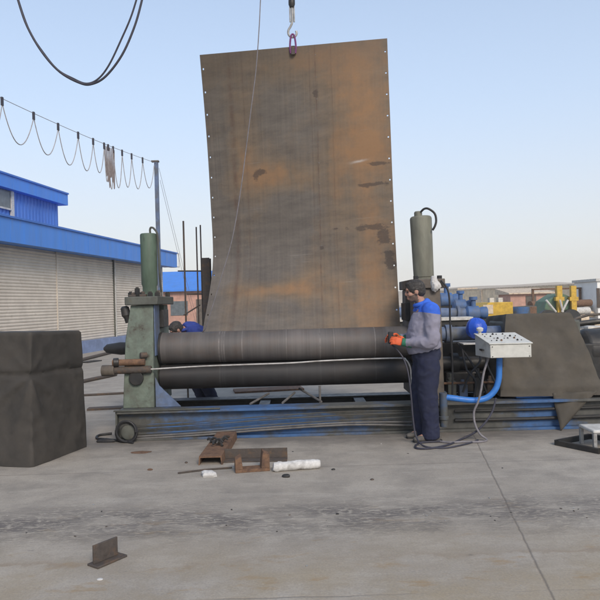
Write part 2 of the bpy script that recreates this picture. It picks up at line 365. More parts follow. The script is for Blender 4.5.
def sag(p0, p1, s, n=14):
    p0 = Vector(p0); p1 = Vector(p1)
    return [p0.lerp(p1, i/n)-Vector((0, 0, s*4*(i/n)*(1-i/n))) for i in range(n+1)]
def interp(tab, t):
    for i in range(len(tab)-1):
        if t <= tab[i+1][0] or i == len(tab)-2:
            a, b = tab[i], tab[i+1]; k = (t-a[0])/(b[0]-a[0])
            m = lambda j: (tab[min(j+1, len(tab)-1)][1]-tab[max(j-1, 0)][1])/(tab[min(j+1, len(tab)-1)][0]-tab[max(j-1, 0)][0])
            h = b[0]-a[0]; m0, m1 = m(i)*h, m(i+1)*h
            return (2*k**3-3*k*k+1)*a[1]+(k**3-2*k*k+k)*m0+(-2*k**3+3*k*k)*b[1]+(k**3-k*k)*m1

# ------------------------------------------------------------------ ground, hills
g = MB(); N = [-300, -60, -20, -8, 0, 8, 20, 60, 300]
for i in N:
    for j in N: g.v.append(Vector((i, j, 0)))
g.f = [(a*9+b, (a+1)*9+b, (a+1)*9+b+1, a*9+b+1) for a in range(8) for b in range(8)]; g.m = [0]*64
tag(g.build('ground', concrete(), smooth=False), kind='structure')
h = MB(); nx = 90; rows = [(190, 0), (205, .55), (225, 1), (255, .5), (285, 0)]
for (yy, k) in rows:
    for i in range(nx+1):
        xx = -290+i*580/nx
        z = k*(3.0+5.5*max(0, noise.noise(Vector((xx*.008, 1.3, 0)))+.45)+1.4*noise.noise(Vector((xx*.05, 7, 0))))*min(1, max(.12, (xx+60)/170))
        h.v.append(Vector((xx, yy, max(-.5, z)-.3)))
n1 = nx+1
h.f = [(r*n1+i, r*n1+i+1, (r+1)*n1+i+1, (r+1)*n1+i) for r in range(4) for i in range(nx)]; h.m = [0]*len(h.f)
tag(h.build('hills', HILLM), kind='structure')

# ------------------------------------------------------------------ rolling machine
mc = thing('plate_rolling_machine', 'large green and blue plate bending machine with long horizontal steel rolls', 'rolling machine', (-.2, 8, 0))
BX0, BX1 = -2.14, 4.3
# front beam : channel with flanges
b = MB(); b.box(BX0, BX1, 7.43, 7.46, .03, .315); b.box(BX0, BX1, 7.34, 7.60, .315, .345); b.box(BX0, BX1, 7.36, 7.58, .0, .03)
b.build('front_beam', BEAMP, mc, bevel=.004)
b = MB(); b.box(-2.17, -.95, 7.325, 7.36, .347, .362); b.box(BX0-.02, BX0-.001, 7.36, 9.0, .0, .34)
b.build('end_plate', GREYG, mc, bevel=.003)
b = MB(); b.box(BX0, BX1, 8.75, 8.79, .03, .235); b.box(BX0, BX1, 8.66, 8.92, .235, .26)
b.box(BX0, BX1, 8.68, 8.90, 0, .03)
b.build('rear_beam', DARK, mc, bevel=.004)
for xx in (-1.9, -.5, .75, 2.05, 3.3):
    c = MB(); c.box(xx-.07, xx+.07, 7.462, 8.748, .05, .24); c.build('cross_member', DARK, mc, bevel=.004)
for (p, q) in (((-.04, 8.05, .46), (.22, 7.58, .36)), ((-.42, 7.98, .42), (-.62, 7.57, .36)), ((-.10, 7.98, .42), (-.24, 7.57, .36)), ((.21, 7.8, .52), (.21, 7.8, .30))):
    c = MB(); c.cyl(p, q, .014, n=8); c.build('strut', GREYP, mc)
c = MB(); c.box(-1.4, 1.25, 7.9, 8.5, .10, .135); c.build('drip_tray', RUSTD, mc, bevel=.003)
for z0, z1, r in ((.10, .19, .008), (.16, .235, .008), (.07, .13, .010), (.045, .09, .012), (.20, .26, .006)):
    c = MB(); c.tube(smoothpts([(-1.98, 7.375, z0-.02), (-1.2, 7.36, z0+.005), (-.4, 7.365, z0+.045), (.5, 7.36, z0+.075), (1.25, 7.38, z1)]), r, 8)
    c.build('pipe_line', GREYP if z0 < .09 else BLUEP, mc)
for z_, r_ in ((.235, .016), (.13, .02)):
    c = MB(); c.tube([(1.75, 7.405, z_), (2.6, 7.40, z_-.004), (3.4, 7.40, z_+.003), (4.25, 7.405, z_)], r_, 10); c.build('pipe_line', DARK, mc)
# left housing
def housing(x0, x1, ztop, m, side, nm='side_frame'):
    o = MB()
    # front and rear posts, solid foot, cap
    o.prism([(7.58, .345), (7.62, 1.15), (7.66, ztop), (7.93, ztop), (7.93, 1.27), (8.27, 1.27), (8.27, ztop), (8.50, ztop), (8.56, 1.1), (8.62, .345)], 'x', x0, x1)
    if side > 0:
        for p in o.v:
            if abs(p.x-x0) < .01 and p.z > .9: p.x += .10*(p.z-.9)/.66
    return o.build(nm, m, mc, bevel=.008)
hs = housing(-2.13, -1.76, 1.562, GREEN, 1)
c = MB(); c.box(-1.757, -1.745, 7.67, 7.92, .95, 1.56); c.build('wear_strip', BLUEW, mc, bevel=.003)
c = MB(); c.box(-1.90, -1.70, 7.95, 8.25, 1.28, 1.50); c.build('bearing_block', DARK, mc, bevel=.006)
c = MB(); c.prism([(-1.745, .347), (-1.45, .347), (-1.70, .60), (-1.745, .70)], 'y', 7.60, 7.63); c.build('gusset', BLUEW, mc, bevel=.003)
br = MB(); br.box(-2.085, -1.69, 7.60, 8.56, 1.564, 1.665); br = br.build('top_bracket', GREYG, mc, bevel=.01)
for (bx, by, hh) in ((-2.03, 7.68, .05), (-1.955, 7.70, .10), (-1.80, 7.70, .045), (-1.72, 7.72, .045), (-2.03, 8.2, .05), (-1.74, 8.42, .05)):
    c = MB(); c.cyl((bx, by, 1.6652), (bx, by, 1.6652+hh), .035, n=6); c.cyl((bx, by, 1.6652+hh), (bx, by, 1.68+hh), .018, n=10)
    c.build('bolt', DARK, br)
cy = MB(); zt = 2.46
cy.lathe((-1.885, 8.05, 1.666), (0, 0, zt-1.666), [(0, .096), (.04, .096), (.05, .088), (.16, .088), (.2, .1), (.97, .104), (.99, .10), (1, .09)], 32)
cy = cy.build('hydraulic_cylinder', GREENC, mc)
c = MB(); c.tube(smoothpts([(-1.86, 8.05, zt), (-1.86, 8.04, zt+.05), (-1.84, 8.03, zt+.075), (-1.80, 8.03, zt+.05), (-1.765, 8.03, zt-.05), (-1.757, 8.05, zt-.5), (-1.75, 8.1, 1.72)]), .013, 8); c.build('hose', GREYG, cy)
c = MB(); c.lathe((-2.115, 7.70, 1.555), (.04, 0, -.20), [(0, .03), (.1, .05), (.55, .055), (.7, .035), (1, .03)], 14); c.build('lever', DARK, mc)
for (bx, by, hh, rr_) in ((-2.0, 7.66, .05, .028), (-1.88, 7.68, .06, .03), (-2.04, 7.9, .06, .03)):
    c = MB(); c.box(bx-.04, bx+.04, by-.03, by+.03, 1.6655, 1.6655+hh*.5); c.cyl((bx, by, 1.6655+hh*.5), (bx, by, 1.6655+hh), rr_*.7, n=10); c.build('clamp', RUSTD, br, bevel=.004)
# pins and shafts at the left foot
for (p, q, r, m) in (((-2.33, 7.57, .80), (-1.78, 7.57, .80), .045, RUSTD), ((-2.36, 7.565, .80), (-2.21, 7.565, .80), .066, BROWNM), ((-2.23, 7.555, .89), (-1.85, 7.555, .89), .04, RUST), ((-2.22, 7.54, .895), (-2.16, 7.56, .895), .052, DARK), ((-1.90, 7.54, .97), (-1.83, 7.58, .97), .035, RUSTD)):
    c = MB(); c.cyl(p, q, r, n=16); c.build('pin', m, mc, bevel=.006)
c = MB(); c.cyl((-1.96, 7.585, .70), (-1.96, 7.55, .70), .085, n=24); c.build('bearing_boss', DARK, mc, bevel=.006)
c = MB(); c.lathe((-2.62, 8.5, 1.0), (.46, -.05, 0), [(0, .02), (.1, .06), (.5, .085), (1, .075)], 16); c.build('shaft_end', DARK, mc)
# rolls
def roll(nm, x0, x1, y, z, r, m, neck=.6):
    o = MB(); L = x1-x0
    o.lathe((x0-.25, y, z), (L+.5, 0, 0), [(0, r*neck), (.24/(L+.5), r*neck), (.25/(L+.5), r-.012), (.255/(L+.5), r), (1-.255/(L+.5), r), (1-.25/(L+.5), r-.012), (1-.24/(L+.5), r*neck), (1, r*neck)], 64)
    return o.build(nm, m, mc, ang=30)
roll('top_roll', -1.735, 1.34, 7.95, 1.02, .192, ROLLT)
roll('bottom_roll', -1.74, 1.34, 7.93, .665, .152, ROLLB)
roll('side_roll', -1.70, 1.34, 8.43, .775, .17, ROLLB)
c = MB(); c.cyl((-1.745, 7.95, 1.02), (-1.715, 7.95, 1.02), .2, n=40); c.build('roll_collar', DARK, mc, bevel=.004)
# guard rail : bent pale rod passing in front of the rolls
gr = [at(150, 369.3, 7.55), at(200, 366.3, 7.58), at(245, 364.6, 7.6), at(290, 363.0, 7.6), at(320, 361.0, 7.6), at(360, 359.2, 7.6), at(400, 358.2, 7.58), at(406, 360, 7.57), at(410, 367, 7.57), at(411.5, 380, 7.57), at(412, 401, 7.57)]
c = MB(); c.tube(smoothpts(gr, 5), .009, 8); c.build('guard_rail', PALEW, mc)
# right housing
housing(1.36, 1.68, 1.665, BROWNM, -1)
rb = MB(); rb.box(1.33, 1.735, 7.62, 8.56, 1.667, 1.78); rb = rb.build('top_bracket', BROWNM, mc, bevel=.01)
c = MB(); c.box(1.30, 1.52, 7.95, 8.25, 1.28, 1.5); c.build('bearing_block', DARK, mc, bevel=.006)
for (bx, by) in ((1.40, 7.70), (1.69, 7.72), (1.69, 8.4)):
    c = MB(); c.cyl((bx, by, 1.7802), (bx, by, 1.82), .03, n=6); c.build('bolt', DARK, rb)
cy = MB(); T = Matrix.Translation((1.565, 8.05, 1.781)) @ Matrix.Rotation(R(-1.3), 4, 'Y')
cy.lathe((0, 0, 0), (0, 0, .80), [(0, .118), (.04, .118), (.05, .126), (.96, .136), (.985, .130), (1, .115)], 32, T)
cy.lathe((-.03, 0, .80), (0, 0, .065), [(0, .05), (.8, .05), (1, .04)], 18, T)
cy = cy.build('hydraulic_cylinder', CYLG, mc)
c = MB(); pts = [(1.545, 8.0, 2.635), (1.58, 7.97, 2.665), (1.63, 7.95, 2.66), (1.70, 7.94, 2.60), (1.715, 7.93, 2.51), (1.695, 7.92, 2.44), (1.665, 7.93, 2.39)]
c.tube(smoothpts(pts), .014, 8); c.build('hose', DARK, cy)
c = MB(); rg = at(435, 284, 7.62); c.ball((0, 0, 0), .06, .05, .085, 20)
for i, p in enumerate(c.v): c.v[i] = rg+p*(1+.55*noise.noise(p*14)+.3*noise.noise(p*35))
c.build('rag', WHITE, mc, ang=30)
c = MB(); c.tube(smoothpts([(1.68, 7.6, 1.76), (1.76, 7.57, 1.6), (1.765, 7.56, 1.2), (1.78, 7.57, .8), (1.77, 7.58, .36)]), .011, 8); c.build('hose', BLACK, mc)
# drive shafts, couplings, gear block and motor to the right of the housing
c = MB(); c.lathe((1.69, 7.95, 1.10), (.88, 0, 0), [(0, .09), (.1, .09), (.11, .115), (.2, .115), (.21, .085), (1, .085)], 24); c.build('drive_shaft', BLUEW, mc)
c = MB(); c.lathe((1.69, 8.1, .72), (.93, 0, 0), [(0, .09), (.2, .09), (.21, .13), (.3, .13), (.31, .08), (1, .08)], 20); c.build('drive_shaft', DARK, mc)
c = MB(); c.box(1.74, 2.45, 8.25, 8.8, .36, .98); c.box(1.80, 2.3, 8.0, 8.249, .36, .62); c.build('gear_case', DARK, mc, bevel=.02)
c = MB(); c.box(2.47, 3.38, 7.72, 8.55, .36, 1.24); c.build('gearbox', GREYG, mc, bevel=.03)
for k_, (xx, yy, zz, hh_) in enumerate(((1.80, 7.75, .347, .28), (1.95, 7.80, .347, .20), (2.12, 7.72, .347, .34), (2.28, 7.78, .347, .24))):
    c = MB(); c.box(xx-.05, xx+.05, yy-.05, yy+.05, zz, zz+hh_*.7); c.lathe((xx, yy, zz+hh_*.7), (0, 0, hh_*.3), [(0, .04), (.4, .04), (.45, .025), (1, .022)], 14); c.build('valve', (GREYG, BLUEW, DARK, RUSTD)[k_], mc, bevel=.004)
c = MB(); c.cyl((1.70, 7.7, .52), (2.36, 7.7, .52), .014, n=8); c.build('rail_bar', RUST, mc)
c = MB(); c.prism([(7.50, .347), (7.60, .347), (7.60, .45), (7.50, .45)], 'x', 2.5, 3.0); c.build('front_apron', BLUEC, mc, bevel=.004)
c = MB(); c.box(1.92, 2.22, 7.58, 7.85, .985, 1.0); c.build('shelf_plate', PALE, mc, bevel=.003)
for pp in ([(1.9, 7.8, 1.0), (2.0, 7.62, .8), (2.15, 7.6, .5), (2.2, 7.62, .36)], [(1.93, 7.7, .95), (1.95, 7.6, .7), (2.05, 7.58, .55), (2.03, 7.6, .36)], [(2.1, 7.7, .98), (2.12, 7.6, .8), (1.98, 7.59, .62), (1.9, 7.6, .42)], [(2.3, 7.75, .95), (2.2, 7.63, .78), (2.28, 7.6, .55), (2.34, 7.62, .4)]):
    c = MB(); c.tube(smoothpts(pp), .013, 8); c.build('hose', BLACK, mc)
c = MB(); c.box(3.42, 4.2, 7.75, 8.4, .36, .95); c.lathe((3.45, 8.0, .85), (.7, 0, 0), [(0, .2), (.1, .26), (.9, .26), (1, .2)], 24); c.build('motor', DARK, mc, bevel=.02)

# blue bag tied over the coupling
bb = MB(); bb.ball((0, 0, 0), .125, .12, .125, 24)
for i, p in enumerate(bb.v):
    bb.v[i] = p*(1+.09*noise.noise(p*16+Vector((3, 1, 2)))+.03*math.sin(math.atan2(p.y, p.x)*9))
o = bb.build('coupling_cover', mat('blue plastic sheet', (.02, .085, .50), (.018, .07, .40), None, 10, (.4, .7), rough=.4, bump=.3, bscale=30, var=.1), None, at(476.5, 328, 7.7), local=True)
tag(o, 'bright blue plastic bag wrapped round the shaft end left of the control box', 'plastic bag')

# ------------------------------------------------------------------ standing plate
YL = [(0, 8.2), (.08, 8.45), (.2, 9.05), (.33, 9.40), (.5, 9.36), (.7, 9.24), (.85, 9.05), (1, 8.8)]
YR = [(0, 8.2), (.08, 8.28), (.25, 8.44), (.5, 8.62), (.75, 8.67), (1, 8.70)]
XL = [(0, -1.30), (.15, -1.285), (.33, -1.255), (.6, -1.265), (1, -1.285)]
XR = [(0, 1.285), (.5, 1.295), (1, 1.285)]
def plate_pt(u, v):
    l = Vector((interp(XL, v), interp(YL, v), .86+v*(4.99-.86))); r = Vector((interp(XR, v), interp(YR, v), .86+v*(5.10-.86)))
    return l.lerp(r, u)
hole_v = [.13+i*.069 for i in range(13)]
us = sorted(set([0, .009, .0165, .12, .2, .3, .4, .5, .6, .7, .8, .88, .9835, .991, 1]))
hh = .0026; vs_ = []
for v in hole_v: vs_ += [v-hh, v+hh]
for i in range(41):
    v = i/40
    if all(abs(v-q) > .006 for q in hole_v): vs_.append(v)
vs_ = sorted(vs_)
bm = bmesh.new(); uvl = bm.loops.layers.uv.new('uv'); G = [[bm.verts.new(plate_pt(u, v)) for u in us] for v in vs_]
for j in range(len(vs_)-1):
    ishole = any(abs((vs_[j]+vs_[j+1])/2-q) < .0005 for q in hole_v)
    for i in range(len(us)-1):
        if ishole and (us[i] == .009 or us[i] == .9835): continue
        f = bm.faces.new((G[j][i], G[j][i+1], G[j+1][i+1], G[j+1][i])); f.smooth = True
        for lp, (uu, vv) in zip(f.loops, ((us[i], vs_[j]), (us[i+1], vs_[j]), (us[i+1], vs_[j+1]), (us[i], vs_[j+1]))): lp[uvl].uv = (uu, vv)
me = bpy.data.meshes.new('steel_plate'); 
base = Vector((0, 8.3, .86))
for v in bm.verts: v.co -= base
bm.to_mesh(me); bm.free(); me.materials.append(plate_mat())
sp = bpy.data.objects.new('steel_plate', me); COL.objects.link(sp); sp.location = base; ORG[sp.name] = base
so = sp.modifiers.new('thick', 'SOLIDIFY'); so.thickness = .014; so.offset = 1
dg = bpy.context.evaluated_depsgraph_get(); dg.update(); m2 = bpy.data.meshes.new_from_object(sp.evaluated_get(dg)); sp.modifiers.clear(); sp.data = m2
m2.shade_smooth(); m2.set_sharp_from_angle(angle=R(30))
tag(sp, 'tall curved rusty steel plate standing up out of the rolls', 'steel plate')
c = MB(); c.tube([plate_pt(.615, v/40)+Vector((0, -.009, 0)) for v in range(6, 41)], .0035, 6); c.build('weld_seam', RUSTD, sp)
for v in hole_v[1:]:
    p = plate_pt(.618, v+.01)+Vector((0, -.0125, 0)); c = MB(); c.cyl(p, p-Vector((0, .004, 0)), .007, n=8); c.build('chalk_mark', GREYP, sp)

# ------------------------------------------------------------------ crane hook
topc = plate_pt(.5, 1)
hk = thing('crane_hook', 'crane chain hook and purple sling holding the top of the plate', 'crane hook', (topc.x, topc.y, topc.z))
hx, hy, hz = topc
c = MB()
for i in range(28):
    z = hz+.66+i*.055; M = Matrix.Translation((hx, hy, z)) @ Matrix.Rotation(R(90*(i % 2)+20), 4, 'Z')
    c.v += []; ring = [M @ Vector((.020*math.cos(a), 0, .036*math.sin(a))) for a in [2*math.pi*k/10 for k in range(11)]]
    c.tube(ring, .0075, 6)
c.build('chain', RUSTD, hk)
c = MB(); c.lathe((hx, hy, hz+.54), (0, 0, .14), [(0, .03), (.3, .045), (.7, .045), (1, .025)], 14); c.build('swivel', DARK, hk)
c = MB(); pts = [(0, 0, .56), (0, 0, .36), (-.02, 0, .29), (-.055, 0, .23), (-.055, 0, .175), (-.02, 0, .135), (.03, 0, .14), (.055, 0, .18), (.05, 0, .215)]
c.tube(smoothpts([Vector((hx, hy, hz))+Vector(p) for p in pts]), .016, 8); c.build('hook', GALV, hk)
for q_ in (-.028, .028):
    c = MB(); c.cyl((hx+q_, hy, hz+.34), (hx+q_, hy, hz+.55), .010, n=8); c.build('hook_strap', GALV, hk)
c = MB(); pts = [(-.03, 0, -.10), (-.04, 0, .0), (-.025, 0, .13), (.0, 0, .165), (.025, 0, .13), (.04, 0, 0), (.03, 0, -.10)]
c.tube(smoothpts([Vector((hx, hy-.02, hz))+Vector(p) for p in pts]), .013, 8); c.build('sling', PURP, hk)
c = MB(); c.box(hx-.026, hx+.026, hy-.04, hy-.017, hz-.12, hz-.02); c.box(hx-.026, hx+.026, hy+.03, hy+.055, hz-.12, hz+.03); c.build('plate_clamp', RUSTD, hk, bevel=.006)

# ------------------------------------------------------------------ overhead cables
def cable(name, label, cat, pts, r, m, group=None, n=8):
    c = MB(); c.tube(pts, r, n); o = c.build(name, m, None, pts[0]); return tag(o, label, cat, group)
l1 = [at(12, -22, 6), at(18, 0, 6), at(27, 26, 6), at(42, 52, 6), at(60, 72, 6), at(80, 83, 6), at(92, 84, 6), at(106, 76, 6), at(122, 55, 6), at(134, 28, 6), at(141, 4, 6), at(146, -20, 6)]
cable('overhead_cable', 'dark overhead cable of the double loop, the one hanging slightly wider and lower', 'cable', smoothpts(l1), .011, WIRE, 'cables looping over the yard')
l2 = [at(13, -22, 6.05), at(19, 2, 6.05), at(30, 32, 6.05), at(45, 55, 6.05), at(58, 70, 6.05), at(72, 78, 6.05), at(86, 83.5, 6.03), at(98, 79, 6.05), at(109, 65, 6.05), at(121, 40, 6.05), at(132, 14, 6.05), at(142, -20, 6.05)]
cable('overhead_cable', 'dark overhead cable of the double loop, the one crossing higher inside the other', 'cable', smoothpts(l2), .009, WIRE, 'cables looping over the yard')
pc = [at(262, -30, 7.6), at(260.5, 0, 7.6), at(259, 30, 7.6), at(256, 70, 7.62), at(251, 110, 7.65), at(246, 150, 7.68), at(240, 195, 7.7), at(232, 240, 7.72), at(222, 275, 7.75), at(213, 305, 7.8), at(206, 327, 7.86), at(202, 332.3, 7.93)]
cable('hanging_wire', 'thin grey wire hanging down in front of the standing plate', 'wire', smoothpts(pc), .006, WIREL)
# festoon line
PY = 14.0
ptop = at(156.2, 163, PY); pol = thing('utility_pole', 'tall thin blue and brown pole at the end of the hanging festoon line', 'pole', (ptop.x, PY, 0))
c = MB(); c.box(ptop.x-.04, ptop.x+.04, PY-.04, PY+.04, 1.9, ptop.z+.02); c.build('upper_shaft', BLUEW, pol, bevel=.006)
c = MB(); c.box(ptop.x-.05, ptop.x+.05, PY-.05, PY+.05, 0, 1.9); c.build('lower_shaft', BROWNM, pol, bevel=.006)
c = MB(); c.box(ptop.x-.10, ptop.x+.06, PY-.05, PY+.05, ptop.z+.021, ptop.z+.05); c.build('cap_plate', BROWNM, pol)
w0 = at(-25, 85.5, 8.6); w1 = Vector((ptop.x, PY, ptop.z))
def onwire(px):
    lo, hi = 0., 1.
    for _ in range(40):
        m = (lo+hi)/2; p = w0.lerp(w1, m); loc = _M.transposed() @ (p-cam.location)
        if 300+F*loc.x/-loc.z < px: lo = m
        else: hi = m
    return w0.lerp(w1, lo)-Vector((0, 0, .06*4*lo*(1-lo)))
fe = thing('festoon_line', 'thin line of hanging cable loops strung towards the tall pole', 'festoon cable', (w1.x, w1.y, w1.z-.02))
c = MB(); c.tube([w0.lerp(w1, i/20)-Vector((0, 0, .06*4*i/20*(1-i/20))) for i in range(21)], .005, 6); c.build('carrier_wire', FEST, fe)
hp = [-22, 2, 33.5, 58, 78, 93, 104, 108, 113, 122, 131.5, 142.5, 154]
for i in range(len(hp)-1):
    a, bb_ = onwire(hp[i])-Vector((0, 0, .07)), onwire(hp[i+1])-Vector((0, 0, .07))
    s = [.55, .50, .50, .54, .54, .50, .62, .74, .68, .62, .60, .52][i]
    c = MB(); c.tube(sag(a, bb_, s, 18), .0075, 6); c.build('cable_loop', FEST, fe)
for i, q in enumerate(hp[1:-1]):
    p = onwire(q); c = MB(); c.box(p.x-.014, p.x+.014, p.y-.02, p.y+.02, p.z-.10, p.z+.02); c.build('trolley', WIRE, fe)
c = MB()
for i in range(6):
    p = onwire(105+i*1.5)-Vector((0, 0, .03)); q = onwire(106.5+i*1.5)-Vector((0, 0, .05)); c.tube(sag(p, q, .55+.1*(i % 3), 14), .010, 6)
c.build('cable_bundle', mat('dusty brown cable', (.20, .17, .165), None, None, 8, rough=.8, bump=0), fe)
for (a, b_, lb) in (((160, 180), (181, 262), 'faint guy wire slanting down right of the tall pole, the lower one'), ((159, 168), (180, 250), 'faint guy wire slanting down right of the tall pole, the upper one')):
    pa = at(*a, PY); pb = at(*b_, PY+1); pe = pa+(pb-pa)*(pa.z/(pa.z-pb.z)); cable('guy_wire', lb, 'wire', [pa, pa.lerp(pe, .5)-Vector((0, 0, .15)), pe],   .0035, WIREL, 'guy wires of the tall pole')

# ------------------------------------------------------------------ warehouse
WA = -math.atan(.145)
wh = thing('warehouse_building', 'cream shuttered warehouse with bright blue roof fascia', 'warehouse', (-7.15, 21.8, 0), WA)
ORG[wh.name] = Vector((0, 0, 0))     # parts are written in the building's own axes
def P(mb, name, m, par=None, **k): return mb.build(name, m, par or wh, local=True, **k)
w = MB(); w.box(-13, -.62, -16, 8.7, 0, 3.95); wl = P(w, 'wall', SHUT)
w = MB(); w.box(-.62, -.40, -16, 8.72, 0, .42); P(w, 'skirting', SKIRTB)
fa = MB(); fa.box(-.30, 0, -16, 9.0, 3.40, 4.13); fa.box(-.62, -.301, -16, 8.98, 3.42, 3.46)
for i in range(17): fa.box(-.002, .006, -15+i*1.5, -14.985+i*1.5, 3.41, 4.12)
fa_ob = P(fa, 'fascia', CLADB, bevel=.004)
w = MB()
for (a, b_) in ((3.42, 3.46), (4.07, 4.11)): w.box(-.03, .0, 9.0, 9.35, a, b_); w.box(-.30, -.27, 9.0, 9.35, a, b_)
for xx in (-.03, -.30): w.box(xx, xx+.03, 9.35, 9.39, 3.42, 4.11)
P(w, 'fascia_frame', PALE)
w = MB(); w.prism([(-13, 3.951), (-.301, 3.951), (-.301, 4.10), (-13, 4.7)], 'y', -16, 8.9); rf = P(w, 'roof', CLADB)
w = MB(); w.box(.0065, .05, -16, 9.0, 4.06, 4.115); P(w, 'gutter', CLADD, fa_ob)
w = MB(); w.box(-2.7435, -2.70, -16, 3.85, 6.20, 6.26); P(w, 'gutter', CLADD, wh)
# shutters : real slat profile
def shutter(y0, y1):
    z0, z1 = .42, 3.42; n = int((z1-z0)/.095); o = MB()
    prof = []
    for i in range(n):
        zz = z0+i*.095
        for (dz, dx) in ((0, 0), (.012, .012), (.047, .022), (.082, .012)): prof.append((-.60+dx, zz+dz))
    prof.append((-.60, z0+n*.095))
    vs = [(x, y0, z) for x, z in prof]+[(x, y1, z) for x, z in prof]; L = len(prof)
    o.add(vs, [(i, i+1, L+i+1, L+i) for i in range(L-1)]); return o
for (a, b_) in ((-14.0, -9.74), (-9.66, -5.42), (-5.38, -1.12), (-1.08, 3.13), (3.27, 8.6)):
    s = P(shutter(a, b_), 'roller_shutter', SHUT, ang=20)
w = MB(); w.box(-.60, -.53, 3.13, 3.27, 0.42, 3.42); P(w, 'shutter_guide', GREYG); w = MB(); w.box(-.525, -.50, 3.15, 3.21, .42, 3.42); P(w, 'downpipe', PALE)
for yy in (-1.1, -5.4, -9.7):
    w = MB(); w.box(-.60, -.555, yy-.02, yy+.02, .42, 3.42); P(w, 'shutter_guide', SHUT)
# upper storey
w = MB(); prof = []; y = -16.0; 
while y < 3.4:
    prof += [(-3.0, y), (-3.0, y+.11), (-3.035, y+.14), (-3.035, y+.19)]; y += .22
prof.append((-3.0, 3.4)); prof += [(-12, 3.4), (-12, -16)]
w.prism(prof, 'z', 4.05, 5.85); P(w, 'upper_wall', CLADD, smooth=False)
w = MB(); w.box(-12.5, -2.75, -16, 3.85, 5.76, 6.28)
for i in range(13): w.box(-2.752, -2.744, -15+i*1.5, -14.985+i*1.5, 5.77, 6.27)
P(w, 'upper_fascia', CLADB, bevel=.004)
w = MB(); w.box(-2.998, -2.97, -3.0, .22, 5.12, 5.74); wn = P(w, 'window', GLASS); w = MB(); w.box(-2.998, -2.93, .22, .38, 4.5, 5.75); w.box(-2.969, -2.93, -3, .22, 5.06, 5.12); w.box(-2.969, -2.94, -1.2, -1.14, 5.12, 5.74); P(w, 'window_frame', PALE, wn)

# pink outbuilding with blue roof
pk = thing('outbuilding', 'small salmon pink outbuilding with a blue roof beyond the machine', 'outbuilding', (-8.2, 46, 0))
w = MB(); w.box(-11.5, -5.6, 45, 51, 0, 2.75); P(w, 'wall', PINK, pk) if False else w.build('wall', PINK, pk)
w = MB(); w.prism([(44.6, 2.68), (48, 4.15), (51.4, 2.68), (51.4, 2.58), (44.6, 2.58)], 'x', -11.8, -5.3); w.build('roof', CLADB, pk)
w = MB(); w.box(-9.1, -7.9, 44.96, 45.02, .9, 1.9); w.build('window', GLASS, pk)
w = MB()
w.box(-7.3, -6.4, 44.96, 45.02, 0, 2.0); w.build('door', BROWNM, pk)

# scaffold
sc = thing('scaffold_frame', 'thin dark scaffold poles beside the left edge of the plate', 'scaffold', (-1.9, 10.6, 0))
def bar(p, q, r, nm, par, m, n=8):
    c = MB(); c.cyl(p, q, r, n=n); return c.build(nm, m, par)
for (px, yt, Y) in ((183.3, 221, 10.5), (196.2, 227, 10.6), (200.3, 225, 10.9)):
    p = at(px, yt, Y); bar((p.x, Y, 0), p, .015 if px < 190 else .012, 'pole', sc, RUSTD)
for (a, b_) in (((178, 271), (203, 271)), ((187, 294), (203, 294)), ((184, 315), (200, 305))):
    bar(at(*a, 10.45), at(*b_, 10.75), .012, 'cross_bar', sc, RUSTD)
p = at(206, 258, 10.3); q = at(206, 330, 10.3)
c = MB(); c.box(p.x-.06, p.x+.06, 10.25, 10.27, 0, p.z); c.box(p.x-.06, p.x+.06, 10.43, 10.45, 0, p.z); c.box(p.x-.008, p.x+.008, 10.27, 10.43, 0, p.z); c.build('upright_beam', RUSTD, sc)

# ------------------------------------------------------------------ draped covers
def drape(bottom, top, nr, nseg, fn, name, m, loc, label, cat):
    # bottom/top : corner lists (same length) ; sides are subdivided and displaced by fn(p, normal, t, s)
    def loop(c):
        out = []
        for i in range(len(c)):
            a, b_ = Vector(c[i]), Vector(c[(i+1) % len(c)])
            for k in range(nseg): out.append((a.lerp(b_, k/nseg), i, k/nseg))
        return out
    B, T = loop(bottom), loop(top); n = len(B); o = MB(); vs = []
    cen = sum((Vector(c) for c in top), Vector())/len(top)
    for r in range(nr+1):
        t = r/nr
        for k in range(n):
            p = B[k][0].lerp(T[k][0], t); e = (Vector(bottom[(B[k][1]+1) % len(bottom)])-Vector(bottom[B[k][1]])).normalized()
            nor = e.cross(Vector((0, 0, 1))).normalized()
            vs.append(p+nor*fn(p, B[k][1], B[k][2], t))
    fs = [(r*n+k, r*n+(k+1) % n, (r+1)*n+(k+1) % n, (r+1)*n+k) for r in range(nr) for k in range(n)]
    last = nr*n
    for j, q in enumerate((.75, .5, .25)):
        for k in range(n):
            p = cen.lerp(vs[last+k], q); p.z += .008*noise.noise(p*6); vs.append(p)
        a = len(vs)-2*n
        fs += [(a+k, a+(k+1) % n, a+n+(k+1) % n, a+n+k) for k in range(n)]
    vs.append(cen); a = len(vs)-1-n; fs += [(a+k, a+(k+1) % n, len(vs)-1) for k in range(n)]
    o.add(vs, fs); ob = o.build(name, m, None, loc, ang=75); sb = ob.modifiers.new('soft', 'SMOOTH'); sb.iterations = 2; return tag(ob, label, cat)
pc0 = Vector((-2.67, 6.28, .90))
def fold1(p, side, s, t):
    d = p-pc0; r = math.sqrt(d.x*d.x+d.y*d.y+d.z*d.z); h = math.hypot(d.x, d.y)
    a = math.atan2(d.z, h)
    f = .024*math.exp(-r*1.1)*(.5+.5*math.sin(a*9+.6))**2*min(1, max(.45, .6-d.z*4))*min(1, r*7)
    seam = -.03*math.exp(-((p.z-.90-.02*noise.noise(p*3))/.022)**2)
    return f+seam+.010*noise.noise(p*2.2)+.011*(.3-abs(noise.noise(p*2.6+Vector((3, 1, 0)))))+.009*(.3-abs(noise.noise(p*6))) +(.02*(1-t)**3)
